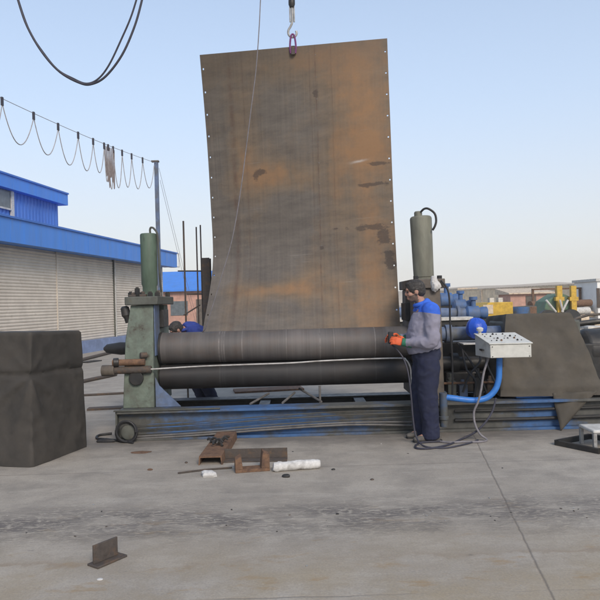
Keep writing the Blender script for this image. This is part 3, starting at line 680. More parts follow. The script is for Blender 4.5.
drape([(-2.67, 6.28, 0), (-2.43, 7.14, .0), (-3.75, 7.45, 0), (-3.95, 6.62, 0)], [(-2.66, 6.30, 1.325), (-2.44, 7.12, 1.30), (-3.73, 7.42, 1.31), (-3.93, 6.63, 1.33)], 60, 64, fold1, 'covered_crate', TARP, (-3.1, 6.8, 0), 'large square crate wrapped in a dark grey tarpaulin on the concrete', 'covered crate')
def fold2(p, side, s, t):
    return .022*(1-t)*math.sin(s*15+side*2+2*noise.noise(p*3))*(.5+noise.noise(p*2))+.035*noise.noise(p*2.5+Vector((5, 0, 0)))+.05*(.3-abs(noise.noise(Vector((p.x*2.2+p.z*.8, p.y*2, p.z*1.3+4)))))+.022*(.3-abs(noise.noise(p*5+Vector((p.z*2, 0, 0)))))+.02*math.exp(-((t-.12)/.05)**2)
drape([(2.30, 7.46, .375), (3.52, 7.42, .37), (3.70, 8.75, .40), (2.28, 8.75, .40)], [(2.475, 7.72, 1.335), (3.25, 7.68, 1.335), (3.34, 8.52, 1.30), (2.5, 8.56, 1.29)], 36, 36, fold2, 'tarpaulin_cover', TARPB, (2.9, 8.0, .36), 'brown grey tarpaulin sloping over the gearbox right of the control box', 'tarpaulin')
# hanging corner of that tarpaulin
fl = MB(); A, B_, C_ = at(553, 393, 7.40), at(598, 391, 7.36), at(560, 431, 7.30); n = 14; rows = []
for i in range(n+1):
    row = []
    for j in range(n+1-i):
        u, v = i/n, j/n; p = A+(C_-A)*u+(B_-A)*v; p.y += .02*math.sin(v*9+u*5)+.015*noise.noise(p*5); row.append(len(fl.v)); fl.v.append(p)
    rows.append(row)
for i in range(n):
    for j in range(len(rows[i])-1):
        fl.f.append((rows[i][j], rows[i][j+1], rows[i+1][j]))
        if j < len(rows[i+1])-1: fl.f.append((rows[i][j+1], rows[i+1][j+1], rows[i+1][j]))
fl.m = [0]*len(fl.f); tpo = [o for o in bpy.data.objects if o.name == 'tarpaulin_cover'][0]
o = fl.build('loose_corner', TARPB, tpo, ang=60); so = o.modifiers.new('thick', 'SOLIDIFY'); so.thickness = .006

# ------------------------------------------------------------------ control console
cc = thing('control_console', 'grey white control box with buttons on a bent blue pipe arm', 'control console', (2.2, 7.1, .4))
FL, FR, BR, BL = Vector((2.03, 6.88, 0)), Vector((2.465, 6.86, 0)), Vector((2.40, 7.22, 0)), Vector((1.965, 7.24, 0))
def zv(p, z): return Vector((p.x, p.y, z))
c = MB(); zb, zf, zk = .885, 1.030, 1.125
c.add([zv(FL, zb), zv(FR, zb), zv(BR, zb), zv(BL, zb), zv(FL, zf), zv(FR, zf), zv(BR, zk), zv(BL, zk)], [(0,3,2,1),(4,5,6,7),(0,1,5,4),(1,2,6,5),(2,3,7,6),(3,0,4,7)])
bx = c.build('cabinet', BOXM, cc, bevel=.006)
ex = (FR-FL).normalized(); up = Vector((0, 0, 1))
c = MB(); s_ = .012; q = [zv(FL, zf+.001)-ex*s_, zv(FR, zf+.001)+ex*s_, zv(BR, zk+.001)+ex*s_, zv(BL, zk+.001)-ex*s_]; q[0].y -= .012; q[1].y -= .012
c.add(q+[p+up*.012 for p in q], [(0,3,2,1),(4,5,6,7),(0,1,5,4),(1,2,6,5),(2,3,7,6),(3,0,4,7)]); c.build('lid_panel', BOXM, cc, bevel=.003)
nrm = (BL+Vector((0,0,zk))-FL-Vector((0,0,zf))).cross(ex).normalized()*-1
def panel(u, v): return zv(FL, zf).lerp(zv(FR, zf), u).lerp(zv(BL, zk).lerp(zv(BR, zk), u), v)+up*.0135
for r_, v in enumerate((.22, .42, .62, .82)):
    for k in range(7):
        u = .12+k*.125
        if (r_*5+k*3) % 7 in (2, 5): continue
        p = panel(u+.02*math.sin(r_*5+k*3), v); c = MB(); q_ = .7+.5*((r_*3+k) % 3)/2; c.lathe(p, nrm*.013*q_, [(0, .010*q_), (.4, .010*q_), (.45, .008*q_), (1, .007*q_)], 12)
        c.build('button', (DARK, DARK, GALV, DARK, RUST, DARK)[(r_*3+k*5) % 6], cc)
p = panel(.10, .93); c = MB(); c.lathe(p, nrm*.075, [(0, .018), (.4, .018), (.5, .036), (.85, .038), (1, .022)], 18); c.build('emergency_button', PALE, cc)
for (t_, h_) in ((.05, .90), (.95, .90), (.05, 1.005), (.95, 1.005)):
    c = MB(); p = FL.lerp(FR, t_)+V((0, 0, h_)); c.cyl(p, p-V((0, .004, 0)), .006, n=8); c.build('screw', DARK, cc)
p = FL.lerp(BL, .5); c = MB(); c.box(p.x-.020, p.x-.004, p.y-.06, p.y+.06, .955, .972); c.build('handle', DARK, cc)
arm = [at(499.5, 352, 7.08), at(499.3, 366, 7.08), at(498.5, 380, 7.08), at(495, 390, 7.08), at(488, 397, 7.08), at(479, 400, 7.08), at(468, 400, 7.08), at(456, 398.5, 7.08), at(445, 397.2, 7.10)]
c = MB(); c.tube(smoothpts(arm, 6), .033, 16); c.build('arm', BLUEC, cc)
e = arm[-1]; c = MB(); c.cyl((e.x-.02, e.y, .12), (e.x-.02, e.y, e.z+.05), .045, n=20); c.cyl((e.x-.02, e.y, .20), (e.x-.02, e.y, .24), .055, n=20)
c.box(e.x-.06, e.x+.02, e.y+.04, 7.428, .15, .28); c.build('pivot_post', BLUEP, cc, bevel=.004)
cable('control_cable', 'grey cable drooping from the control box to the ground, nearer the arm', 'cable', smoothpts([at(489, 357, 7.05), at(484, 372, 7.0), at(481, 390, 6.98), at(478, 402, 6.98), at(474, 412, 6.99), at(475, 424, 6.95), at(480, 434, 6.9), gp(487, 441)+Vector((0, 0, .012)), gp(480, 443)+Vector((0, 0, .012)), gp(464, 443)+Vector((0, 0, .012)), gp(448, 443.5)+Vector((0, 0, .012)), gp(432, 441)+Vector((0, 0, .012))]), .012, WIREL, 'cables of the control box')
cable('control_cable', 'grey cable swinging from the blue arm in a wide curve to the floor', 'cable', smoothpts([at(496, 398, 7.03), at(492, 412, 7.0), at(484, 424, 6.95), at(474, 433, 6.95), gp(462, 440)+Vector((0, 0, .012)), gp(448, 446)+Vector((0, 0, .012)), gp(430, 449.5)+Vector((0, 0, .012)), gp(416, 449)+Vector((0, 0, .012)), gp(420, 444)+Vector((0, 0, .012)), gp(440, 442.5)+Vector((0, 0, .012))]), .011, WIRE, 'cables of the control box')

# ------------------------------------------------------------------ floor items
c = MB(); k0 = Vector((0, 0, 0)); poly = [(-.15, 0), (-.135, 0), (-.125, .07), (.125, .07), (.135, 0), (.15, 0), (.14, .086), (-.14, .086)]
a0, a1 = gp(210.5, 465), gp(227, 439); d = a1-a0; M = Matrix.Translation(a0) @ Matrix.Rotation(math.atan2(d.y, d.x)-math.pi/2, 4, 'Z')
c.prism([(p[0]*.78, p[1]) for p in poly], 'y', 0, d.length, M)
tag(c.build('channel_beam', RUST, None, a0), 'short rusty brown channel beam lying on the concrete', 'steel channel')
cl = a0.lerp(a1, .42); c = MB(); rr = random.Random(3)
for i in range(9):
    p = Vector((cl.x+rr.uniform(-.08, .08), cl.y+rr.uniform(-.12, .12), .088+rr.uniform(.0, .03))); q = p+Vector((rr.uniform(-.1, .1), rr.uniform(-.1, .1), rr.uniform(.0, .02))); c.tube(smoothpts([p, p.lerp(q, .5)+Vector((0, 0, .025)), q], 4), .012, 6)
tag(c.build('chain_pile', DARK, None, (cl.x, cl.y, .086)), 'small dark heap of chain on the rusty channel beam', 'chain')
a0, a1 = gp(223, 463), gp(287, 461.5); d = a1-a0; M = Matrix.Translation(a0) @ Matrix.Rotation(math.atan2(d.y, d.x), 4, 'Z')
c = MB(); c.box(0, d.length, .0, .14, .0, .012, M); c.box(0, d.length, .128, .14, .012, .105, M); tag(c.build('angle_bar', RUSTD, None, a0, bevel=.002), 'dark steel angle bar behind the white bundle', 'angle bar')
a0, a1 = gp(235.5, 473.5), gp(270, 471); d = a1-a0; M = Matrix.Translation(a0) @ Matrix.Rotation(math.atan2(d.y, d.x), 4, 'Z'); L = d.length
c = MB(); c.box(0, L, 0, .13, 0, .03, M); c.prism([(0, .03), (.07, .03), (.055, .15), (0, .12)], 'y', 0, .13, M); c.prism([(L, .03), (L-.08, .03), (L-.07, .12), (L-.06, .185), (L, .15)], 'y', 0, .13, M)
tag(c.build('saddle_bracket', RUST, None, a0, bevel=.004), 'rusty bracket with two upturned ends left of the white bundle', 'steel bracket')
a0, a1 = gp(273, 473), gp(320, 469.5); d = a1-a0; c = MB(); rb_ = []
for i in range(25): rb_.append((.043+.006*noise.noise(Vector((i*.18, 2, 0))))*(.8 if i in (0, 24) else 1))
pts = [a0.lerp(a1, i/24)+Vector((0, .05, .042+.006*noise.noise(Vector((i*.4, 9, 1))))) for i in range(25)]
c.tube(pts, rb_, 22)
for i, p in enumerate(c.v): c.v[i] = p+Vector((0, 0, 1))*(.006*noise.noise(p*9)+.006*noise.noise(p*40))+Vector((0, 1, 0))*.010*noise.noise(p*8); c.v[i].z = max(.002, c.v[i].z)
tag(c.build('wrapped_bundle', WHITE, None, a0, ang=50), 'long white wrapped bundle lying on the concrete', 'bundle')
def crumple(px, py, sx, sy, sz, m, name, label, cat, seed, group=None):
    p = gp(px, py); c = MB(); c.ball((0, 0, 0), sx, sy, sz, 12)
    for i, q in enumerate(c.v): c.v[i] = q*(1+.45*noise.noise(q*18+Vector((seed, 0, 0)))); c.v[i].z = max(-sz*.5, c.v[i].z)+sz*.5
    return tag(c.build(name, m, None, p, ang=25, local=True), label, cat, group)
crumple(209, 476, .085, .05, .035, WHITE, 'crumpled_paper', 'small crumpled white paper in front of the rusty channel', 'paper', 3)
crumple(286, 477, .035, .03, .022, DARK, 'dark_stone', 'little dark lump just below the white bundle', 'stone', 8)
crumple(85, 471.5, .03, .03, .02, BLUEP, 'plastic_scrap', 'tiny blue scrap at the foot of the covered crate', 'scrap', 5).location = gp(54, 456)
crumple(100, 580, .018, .014, .006, WHITE, 'paper_scrap', 'tiny white scrap in front of the upright foreground bracket', 'paper', 6)
c = MB(); a0, a1 = gp(178, 474), gp(232, 468.5); c.tube(smoothpts([a0+up*.01, a0.lerp(a1, .5)+Vector((0, .02, .01)), a1+up*.01]), .009, 6); tag(c.build('steel_rod', RUSTD, None, a0), 'thin dark rod on the concrete left of the rusty bracket', 'steel rod')
rr = random.Random(21)
for i, (px, py) in enumerate(((186, 463), (333, 470), (150, 470), (372, 480))):
    crumple(px, py, .012+.018*rr.random(), .012+.01*rr.random(), .006+.006*rr.random(), (RUSTD, DARK, RUST)[i % 3], 'steel_offcut', 'tiny dark steel offcut on the concrete in front of the machine', 'offcut', i*1.7, 'steel offcuts on the floor')
# T bracket in the foreground
a0, a1 = gp(92, 567.5), gp(121.5, 555); d = a1-a0; M = Matrix.Translation(a0.lerp(a1, .5)) @ Matrix.Rotation(math.atan2(d.y, d.x), 4, 'Z'); L = d.length
c = MB(); c.box(-L/2, L/2, -.055, .045, 0, .014, M); c.box(-L/2+.012, L/2-.03, -.005, .010, .0142, .125, M)
for i, p in enumerate(c.v): c.v[i] = p
tag(c.build('tee_bracket', RUSTD, None, a0.lerp(a1, .5), bevel=.003), 'upright steel tee bracket alone in the foreground', 'steel bracket')
# ground bars at left rear
def gbar(a, b_, r, m, name, label, cat, flat=False):
    p, q = gp(*a), gp(*b_); c = MB()
    if flat:
        d = q-p; M = Matrix.Translation(p) @ Matrix.Rotation(math.atan2(d.y, d.x), 4, 'Z'); c.box(0, d.length, -r, r, 0, .03, M)
    else: c.cyl(p+up*r, q+up*r, r, n=10)
    return tag(c.build(name, m, None, p), label, cat)
gbar((60, 388), (116, 376), .04, RUSTD, 'steel_pipe', 'dark pipe on the ground just right of the covered crate', 'steel pipe')
gbar((88, 410), (150, 407), .09, RUSTD, 'steel_strip', 'dark flat strip on the ground left of the machine foot', 'steel strip', True)
gbar((60, 397.5), (135, 393.5), .02, RUSTD, 'steel_rod', 'long thin rod on the ground behind the dark flat strip', 'steel rod')
gbar((84, 363), (98, 361), .14, DARK, 'steel_block', 'small dark slab on the concrete near the warehouse wall', 'steel slab', True)
gbar((60, 367), (118, 352), .05, RUSTD, 'steel_pipe', 'dark pipe on the ground close to the blue skirting', 'steel pipe')
gbar((234, 392), (302, 388.5), .22, RUST, 'steel_slab', 'rusty slab on the ground seen under the rolls', 'steel slab', True)
# hose coil at the machine foot
ce = at(126, 432, 7.28); c = MB(); pts = []
for i in range(70):
    a = i*.30; r = .115+.012*math.sin(i*.37); pts.append((ce.x+r*math.cos(a), ce.y-.02+.0007*i, max(.016, ce.z+r*math.sin(a))))
c.tube(pts, .013, 8); tail = smoothpts([gp(133, 444)+up*.015, gp(120, 442)+up*.015, gp(106, 441)+up*.02, gp(97, 439.5)+up*.015, gp(99, 436.5)+up*.015, gp(112, 435)+up*.02]); c.tube(tail, .014, 8)
tag(c.build('hose_coil', BLACK, None, (ce.x, ce.y, 0)), 'coil of black hose leaning against the left foot of the machine', 'hose coil')
c = MB(); c.lathe((ce.x+.02, 7.335, ce.z-.01), (0, -.035, 0), [(0, .085), (.8, .085), (1, .07)], 24); c.build('wheel_boss', GREYG, mc)
crumple(106, 442.3, .10, .03, .03, BLACK, 'cable_plug', 'black cable plug lying by the hose coil', 'plug', 2)
crumple(141, 452.5, .11, .06, .006, RUST, 'rust_flake', 'thin brown flake on the floor below the hose coil', 'rust flake', 9)
# stool and black angle frame at the right edge
st = gp(600, 447); sl = thing('metal_stool', 'grey metal stool cut by the right edge of the picture', 'stool', (st.x+.08, st.y, 0))
lx, ly = st.x-.06, st.y
c = MB(); c.box(lx-.07, lx+.34, ly-.15, ly+.19, .165, .20); c.build('seat', PALE, sl, bevel=.012)
for (dx, dy) in ((-.05, -.13), (.32, -.13), (-.05, .17), (.32, .17)):
    c = MB(); c.box(lx+dx-.018, lx+dx+.018, ly+dy-.018, ly+dy+.018, 0, .164); c.build('leg', GALV, sl, bevel=.004)
fr = gp(556, 445); tf = thing('angle_iron_square', 'black angle iron frame lying flat on the floor at right', 'steel frame', fr)
for (a, b_) in (((556, 445), (600, 454)), ((556, 445), (590, 438.5)), ((600, 454), (640, 447)), ((590, 438.5), (640, 447))):
    p, q = gp(*a), gp(*b_); d = q-p; M = Matrix.Translation(p) @ Matrix.Rotation(math.atan2(d.y, d.x), 4, 'Z'); c = MB(); c.box(0, d.length, -.02, .02, .0, .05, M); c.build('angle_side', DARK, tf)

# ------------------------------------------------------------------ right background
def px_box(x0, x1, ytop, Y, dep, z0=0):
    a, b_ = at(x0, ytop, Y), at(x1, ytop, Y); return (a.x, b_.x, Y, Y+dep, z0, (a.z+b_.z)/2)
bw = thing('boundary_wall', 'long beige block boundary wall on the right horizon', 'wall', (25, 72, 0))
a, b_ = at(425, 292, 92), at(592, 283, 62); a.z = 0; b_.z = 0; d = b_-a; nW = 7
M = Matrix.Translation(a) @ Matrix.Rotation(math.atan2(d.y, d.x), 4, 'Z'); L = d.length
c = MB(); c.box(0, L+8, 0, .3, 0, 2.55, M); c.build('wall_panel', BEIGE, bw)
c = MB(); c.box(-.1, L+8.1, -.06, .36, 2.551, 2.70, M); c.build('coping', SANDY, bw)
for i in range(nW+2):
    c = MB(); c.box(i*L/nW-.2, i*L/nW+.2, -.12, -.002, 0, 2.545, M); c.build('pier', SANDY, bw)
hu = thing('beige_building', 'small beige flat roofed building beyond the yellow machine', 'building', (23, 88, 0))
x0, x1, y0, y1, z0, z1 = px_box(459, 475, 288, 86, 6); c = MB(); c.box(x0, x1, y0, y1, 0, z1-.25); c.build('wall', BEIGE, hu); c = MB(); c.box(x0-.25, x1+.25, y0-.25, y1+.25, z1-.249, z1); c.build('roof_slab', SANDY, hu)
c = MB(); c.box(x0+.6, x0+1.3, y0-.04, y0+.02, 1.2, 1.9); c.build('window', GLASS, hu)
x0, x1, y0, y1, z0, z1 = px_box(440, 520, 295.5, 96, 5); c = MB(); c.box(x0, x1, y0, y1, 0, z1); o = c.build('low_building', SANDY, None, (x0, y0, 0)); tag(o, 'low pale building with a flat top left along the far wall', 'building')
# pale cabin at far right
x0, x1, y0, y1, z0, z1 = px_box(597, 640, 278, 36, 3); cb = thing('white_cabin', 'white cabin at the far right edge behind the scrap', 'cabin', (x0+1, 37, 0))
c = MB(); c.box(x0, x1, y0, y1, 0, z1-.15); c.build('wall', WHITEP, cb); c = MB(); c.box(x0-.1, x1+.1, y0-.1, y1+.1, z1-.149, z1); c.build('roof_slab', PALE, cb); c = MB(); c.box(x0-.06, x0+.12, y0-.05, y0+.001, .8, 1.9); c.build('window', RUSTD, cb)
# yellow machine body
Yy = 17; A_ = at(477, 322, Yy); ym = thing('yellow_machine', 'yellow steel machine body standing behind the control box', 'machine', (A_.x+.6, Yy+.5, 0))
zt_ = at(490, 302.5, Yy).z; xl, xm, xr = at(479, 322, Yy).x, at(489, 303, Yy).x, at(513, 303, Yy).x
c = MB(); c.prism([(xl-.05, .5), (xr, .5), (xr, zt_), (xm, zt_), (xl-.05, zt_-.28)], 'y', Yy, Yy+1.2); c.build('body', YELL, ym, bevel=.02)
c = MB(); c.box(xl+.12, xm+.1, Yy-.02, Yy-.001, zt_-.30, zt_-.06); c.build('panel', SANDY, ym); c = MB(); c.box(xl-.05, xr, Yy+.1, Yy+1.1, 0, .499); c.build('base', DARK, ym)
c = MB(); c.box(xl-.25, xr+.15, Yy-.12, Yy-.03, .42, .55); c.build('bumper_bar', RUSTD, ym); 
for xx in (xm+.2, xr-.2):
    c = MB(); c.box(xx-.06, xx+.06, Yy+.4, Yy+.6, zt_, zt_+.12); c.build('lug', PALE, ym)
# long blue pipe on pale stand
Yp = 13.0; pA, pB = at(378, 312, Yp), at(465, 313, Yp)
bp_ = thing('blue_pipe', 'long dusty blue pipe lying on a pale bench behind the worker', 'pipe', (pA.x, Yp, 1.0))
c = MB(); c.lathe(pA, pB-pA, [(0, .13), (.02, .13), (.021, .10), (.9, .10), (.901, .15), (.93, .15), (.931, .10), (1, .10)], 20); c.build('tube', BLUEW, bp_)
bn = thing('work_bench', 'pale flat bench carrying the long blue pipe', 'bench', (pA.x+.8, Yp, 0)); zz = pA.z-.135
xE = at(470, 322, Yp-.3).x
c = MB(); c.box(pA.x-.1, xE, Yp-.55, Yp+.45, zz-.06, zz); c.build('bench_top', PALE, bn, bevel=.004)
c = MB(); c.box(pA.x-.1, xE, Yp-.5, Yp-.45, zz-.16, zz-.061); c.build('apron', DARK, bn)
for xx in (pA.x, xE-.1):
    for yy in (Yp-.48, Yp+.38): c = MB(); c.box(xx-.04, xx+.04, yy-.04, yy+.04, 0, zz-.161); c.build('leg', DARK, bn)
# blue pumps
def pump(px, py, Y, sc_, label):
    p = at(px, py, Y); t = thing('blue_pump', label, 'pump', (p.x, Y, 0), 0, 'blue pumps behind the worker')
    c = MB(); c.lathe((p.x-.22*sc_, Y, p.z), (.44*sc_, 0, 0), [(0, .10*sc_), (.08, .15*sc_), (.6, .15*sc_), (.65, .11*sc_), (.8, .13*sc_), (1, .13*sc_)], 20); c.build('casing', BLUED, t)
    c = MB(); c.lathe((p.x-.05*sc_, Y, p.z+.1*sc_), (0, 0, .24*sc_), [(0, .05*sc_), (.7, .05*sc_), (.72, .085*sc_), (1, .085*sc_)], 16); c.build('outlet', BLUED, t)
    c = MB(); c.box(p.x-.2*sc_, p.x+.2*sc_, Y-.15*sc_, Y+.15*sc_, 0, p.z-.12*sc_); c.build('pedestal', DARK, t)
pump(449, 300, 15, 1.15, 'taller blue pump just right of the worker shoulder'); pump(463, 306, 14.2, 1.0, 'middle blue pump right of the long pipe'); pump(476, 313, 14, 1.05, 'lowest blue pump left of the yellow machine')
# green machine with yellow posts
Yg = 30; q = at(558, 300, Yg); gm = thing('green_machine', 'faded green yard machine with two yellow posts behind the tarpaulin', 'machine', (q.x, Yg, 0))
x0 = at(540, 300, Yg).x; x1 = at(574, 300, Yg).x; z1 = at(558, 299, Yg).z
c = MB(); c.prism([(x0, .3), (x1, .3), (x1, z1), (x1-.5, z1+.25), (x0+.9, z1+.25), (x0+.3, z1-.1)], 'y', Yg, Yg+1.4); c.build('body', GREENM, gm, bevel=.03)
for px in (557.5, 571.5):
    p = at(px, 288, Yg); c = MB(); c.box(p.x-.12, p.x+.12, Yg-.25, Yg-.05, 0, p.z+.1); c.box(p.x-.2, p.x+.2, Yg-.27, Yg-.02, p.z-.6, p.z-.42); c.build('post', YELL, gm)
for (a, b_) in (((562, 312), (568, 300)), ((560, 300), (563, 312)), ((546, 300), (556, 312))): c = MB(); c.cyl(at(*a, Yg-.4), at(*b_, Yg-.35), .05, n=8); c.build('strut', PALE, gm)
c = MB()
for px in (545, 568): p = at(px, 315, Yg); c.cyl((p.x, Yg-.1, .45), (p.x, Yg-.4, .45), .45, n=20)
c.build('roller', DARK, gm)
# drums, pipe stack and frames standing in the yard behind
for i, (px, py, Y, m_, lb) in enumerate(((488, 313, 24, BLUEC, 'blue steel drum left of the yellow machine far behind'), (520, 309, 26, BLUEP, 'dark blue drum right of the yellow machine far behind'), (527, 308.5, 27, RUST, 'rusty brown drum beside the dark blue drum'))):
    p = at(px, 300, Y); t = thing('steel_drum', lb, 'drum', (p.x, Y, 0), 0, 'drums in the yard behind'); c = MB()
    c.lathe((p.x, Y, 0), (0, 0, 1.12), [(0, .36), (.02, .38), (.32, .38), (.34, .40), (.36, .38), (.65, .38), (.67, .40), (.69, .38), (.98, .38), (1, .36)], 24); c.build('shell', m_, t)
    c = MB(); c.lathe((p.x, Y, 1.121), (0, 0, .03), [(0, .34), (.5, .34), (1, .1)], 20); c.build('lid', GREYG, t)
for i in range(5):
    a_ = at(524+i*3, 306, 33+i*.5); b_ = at(586+i*2, 303.5, 35+i*.5); zz = .25+.42*(i % 3)+(.2 if i > 2 else 0); c = MB(); c.cyl((a_.x, a_.y, zz), (b_.x, b_.y, zz), .2, n=16)
    tag(c.build('long_pipe', (SANDY, PALE, RUST, SANDY, PALE)[i], None, (a_.x, a_.y, zz)), 'long pale pipe in the stack lying before the green machine', 'pipe', 'pipes stacked in the yard behind')
p = at(533, 300, 38); fm = thing('pipe_rack', 'thin brown steel rack standing before the boundary wall', 'rack', (p.x, 38, 0))
for dx in (0, 1.4, 2.8):
    c = MB(); c.box(p.x+dx-.06, p.x+dx+.06, 37.94, 38.06, 0, 2.0); c.build('post', RUST, fm)
for zz in (.9, 1.9): c = MB(); c.box(p.x-.06, p.x+2.86, 37.9, 37.939, zz, zz+.1); c.build('shelf_bar', RUST, fm)
p = at(531, 301, 50); sh_ = thing('yard_shed', 'small tan shed with a sloping roof near the boundary wall', 'shed', (p.x, 51, 0))
c = MB(); c.box(p.x-1.6, p.x+1.6, 50, 53, 0, 1.75); c.build('wall', PINK, sh_); c = MB(); c.prism([(49.7, 1.751), (53.2, 1.751), (53.2, 2.25), (49.7, 1.85)], 'x', p.x-1.8, p.x+1.8); c.build('roof', SANDY, sh_); c = MB(); c.box(p.x-.4, p.x+.4, 49.95, 49.999, 0, 1.6); c.build('door', BROWNM, sh_)
# scrap heaps right : pale sheets and dark bars
rr = random.Random(11)
for i in range(6):
    Y = 11.5+i*.8; p = at(588+rr.uniform(-2, 6), 345-i*4.5, Y); w_ = 1.1+rr.random()*.6
    c = MB(); M = Matrix.Translation((p.x+.5, Y, p.z)) @ Matrix.Rotation(rr.uniform(-.15, .15), 4, 'Y') @ Matrix.Rotation(rr.uniform(-.3, .3), 4, 'Z')
    c.box(-w_/2, w_/2, -.35, .35, -p.z*.0-.05, .0, M); c.box(-w_/2+.1, w_/2-.1, -.3, .3, -p.z+.02, -.051, Matrix.Translation((p.x+.5, Y, p.z)))
    lab = ['lowest pale sheet on the scrap pile at far right', 'second pale sheet from the bottom of the scrap pile at far right', 'third pale sheet up the scrap pile at far right', 'fourth pale sheet up the scrap pile at far right', 'fifth pale sheet up the scrap pile at far right', 'farthest topmost pale sheet of the scrap pile at far right'][i]
    tag(c.build('scrap_stack', SANDY if i % 2 else PALE, None, (p.x+.5, Y, 0)), lab, 'scrap stack', 'scrap stacks at the far right')
for i in range(16):
    Y = 9.0+rr.random()*1.6; x = at(585, 350, Y).x+rr.uniform(-.15, .9); z = .55+rr.random()*.55
    a = Vector((x-.5+rr.uniform(-.2, .2), Y-.3, z+rr.uniform(-.3, .15))); b_ = Vector((x+.7, Y+rr.uniform(-.4, .6), z+rr.uniform(-.25, .25)))
    c = MB(); c.tube(smoothpts([a, a.lerp(b_, .5)+Vector((0, 0, rr.uniform(-.05, .15))), b_], 4), .02+rr.random()*.025, 8)
    tag(c.build('scrap_bar', (DARK, RUSTD, BROWNM)[i % 3], None, a), 'bent dark bar in the tangle of scrap at the right edge', 'scrap bar', 'tangled scrap bars at right')
bsb = MB(); x = at(583, 350, 9.6).x; bsb.box(x, x+1.6, 9.0, 10.8, 0, .62); bsb.box(x+.2, x+1.6, 9.2, 10.6, .621, .80); tag(bsb.build('scrap_bin', RUSTD, None, (x+.8, 9.9, 0), bevel=.02), 'dark steel bin heaped with bent scrap bars at right', 'bin')

# ------------------------------------------------------------------ people
def remesh(mb, vox, it=4, disp=0, dscale=6, seed=0):
    me = bpy.data.meshes.new('tmp'); me.from_pydata([tuple(p) for p in mb.v], [], mb.f)
    bm = bmesh.new(); bm.from_mesh(me); bmesh.ops.recalc_face_normals(bm, faces=bm.faces); bm.to_mesh(me); bm.free()
    o = bpy.data.objects.new('tmp', me); COL.objects.link(o)
    r = o.modifiers.new('r', 'REMESH'); r.mode = 'VOXEL'; r.voxel_size = vox
    s = o.modifiers.new('s', 'SMOOTH'); s.iterations = it; s.factor = .5
    dg = bpy.context.evaluated_depsgraph_get(); dg.update()
    ev = o.evaluated_get(dg); m2 = bpy.data.meshes.new_from_object(ev)
    bpy.data.objects.remove(o); out = MB()
    nr = [v.normal.copy() for v in m2.vertices]
    for v, n_ in zip(m2.vertices, nr):
        p = v.co.copy()
        if disp:
            q = Vector((p.x*dscale*.9+p.z*dscale*.5, p.y*dscale*.9, p.z*dscale*1.1-p.x*dscale*.5+seed))
            w_ = noise.noise(q*.6)*1.2
            p += n_*disp*(.55*noise.noise(q)+.8*(.35-abs(noise.noise(q*1.2+Vector((w_, seed, w_)))))+.3*(.3-abs(noise.noise(q*2.6+Vector((0, w_, 0))))))
        out.v.append(p)
    out.f = [tuple(p.vertices) for p in m2.polygons]; out.m = [0]*len(out.f)
    bpy.data.meshes.remove(m2); return out
def frame(fwd, upv):
    f = Vector(fwd).normalized(); u = (Vector(upv)-f*Vector(upv).dot(f)).normalized(); l = u.cross(f)
    return Matrix((f, l, u)).transposed()
def head_shapes(mb, c, Mx):       # c = head centre ; head about 0.235 tall
    def B(x, y, z, rx, ry, rz): mb.ball(Vector(c)+Mx @ Vector((x, y, z)), rx, ry, rz, 24, Mx)
    B(-.012, 0, .03, .098, .076, .090); B(.012, 0, -.03, .078, .064, .085); B(.045, 0, -.075, .042, .044, .036)
    B(.078, 0, .035, .018, .05, .016); B(.098, 0, -.012, .017, .013, .022); B(.088, 0, .012, .012, .011, .026); B(.085, 0, -.052, .016, .024, .010); B(.083, 0, -.066, .016, .022, .009)
    for s in (-1, 1): B(-.012, s*.074, -.008, .022, .010, .032); B(.055, s*.04, -.022, .03, .024, .026)
def hand_shapes(mb, wrist, d, palm_n, curl=.6, side=1, sc=1.):
    # d : direction of the palm, palm_n : palm facing direction
    Mx = frame(d, -Vector(palm_n)); w = Vector(wrist)
    g_ = lambda x, y, z: w+Mx @ (Vector((x, y, z))*sc)
    mb.tube([g_(-.02, 0, 0), g_(.03, 0, 0), g_(.07, 0, 0), g_(.095, 0, 0)], 0, 14, ref=Mx @ Vector((0, 1, 0)), ra=[.028*sc, .036*sc, .043*sc, .040*sc], rb=[.022*sc, .019*sc, .017*sc, .014*sc], dome=True)
    for k, (y, L) in enumerate(((-.031, .072), (-.0105, .082), (.0105, .077), (.031, .060))):
        pts = [g_(.075, y*.9, 0)]; p = Vector((.095, y, 0)); pts.append(g_(*p)); a = 0
        for seg, da in ((.45, .55), (.32, .8), (.23, .55)):
            a += da*curl; p = p+Vector((math.cos(a)*L*seg, y*.05, -math.sin(a)*L*seg)); pts.append(g_(*p))
        mb.tube(smoothpts(pts, 3), 0, 10, ra=[.0098*sc-.0001*i for i in range(13)], dome=True)
    pts = [g_(.015, side*-.025, -.005), g_(.045, side*-.05, -.016), g_(.072, side*-.058, -.03), g_(.092, side*-.05, -.045)]
    mb.tube(smoothpts(pts, 3), 0, 10, ra=[.013*sc-.0003*i for i in range(10)], dome=True)

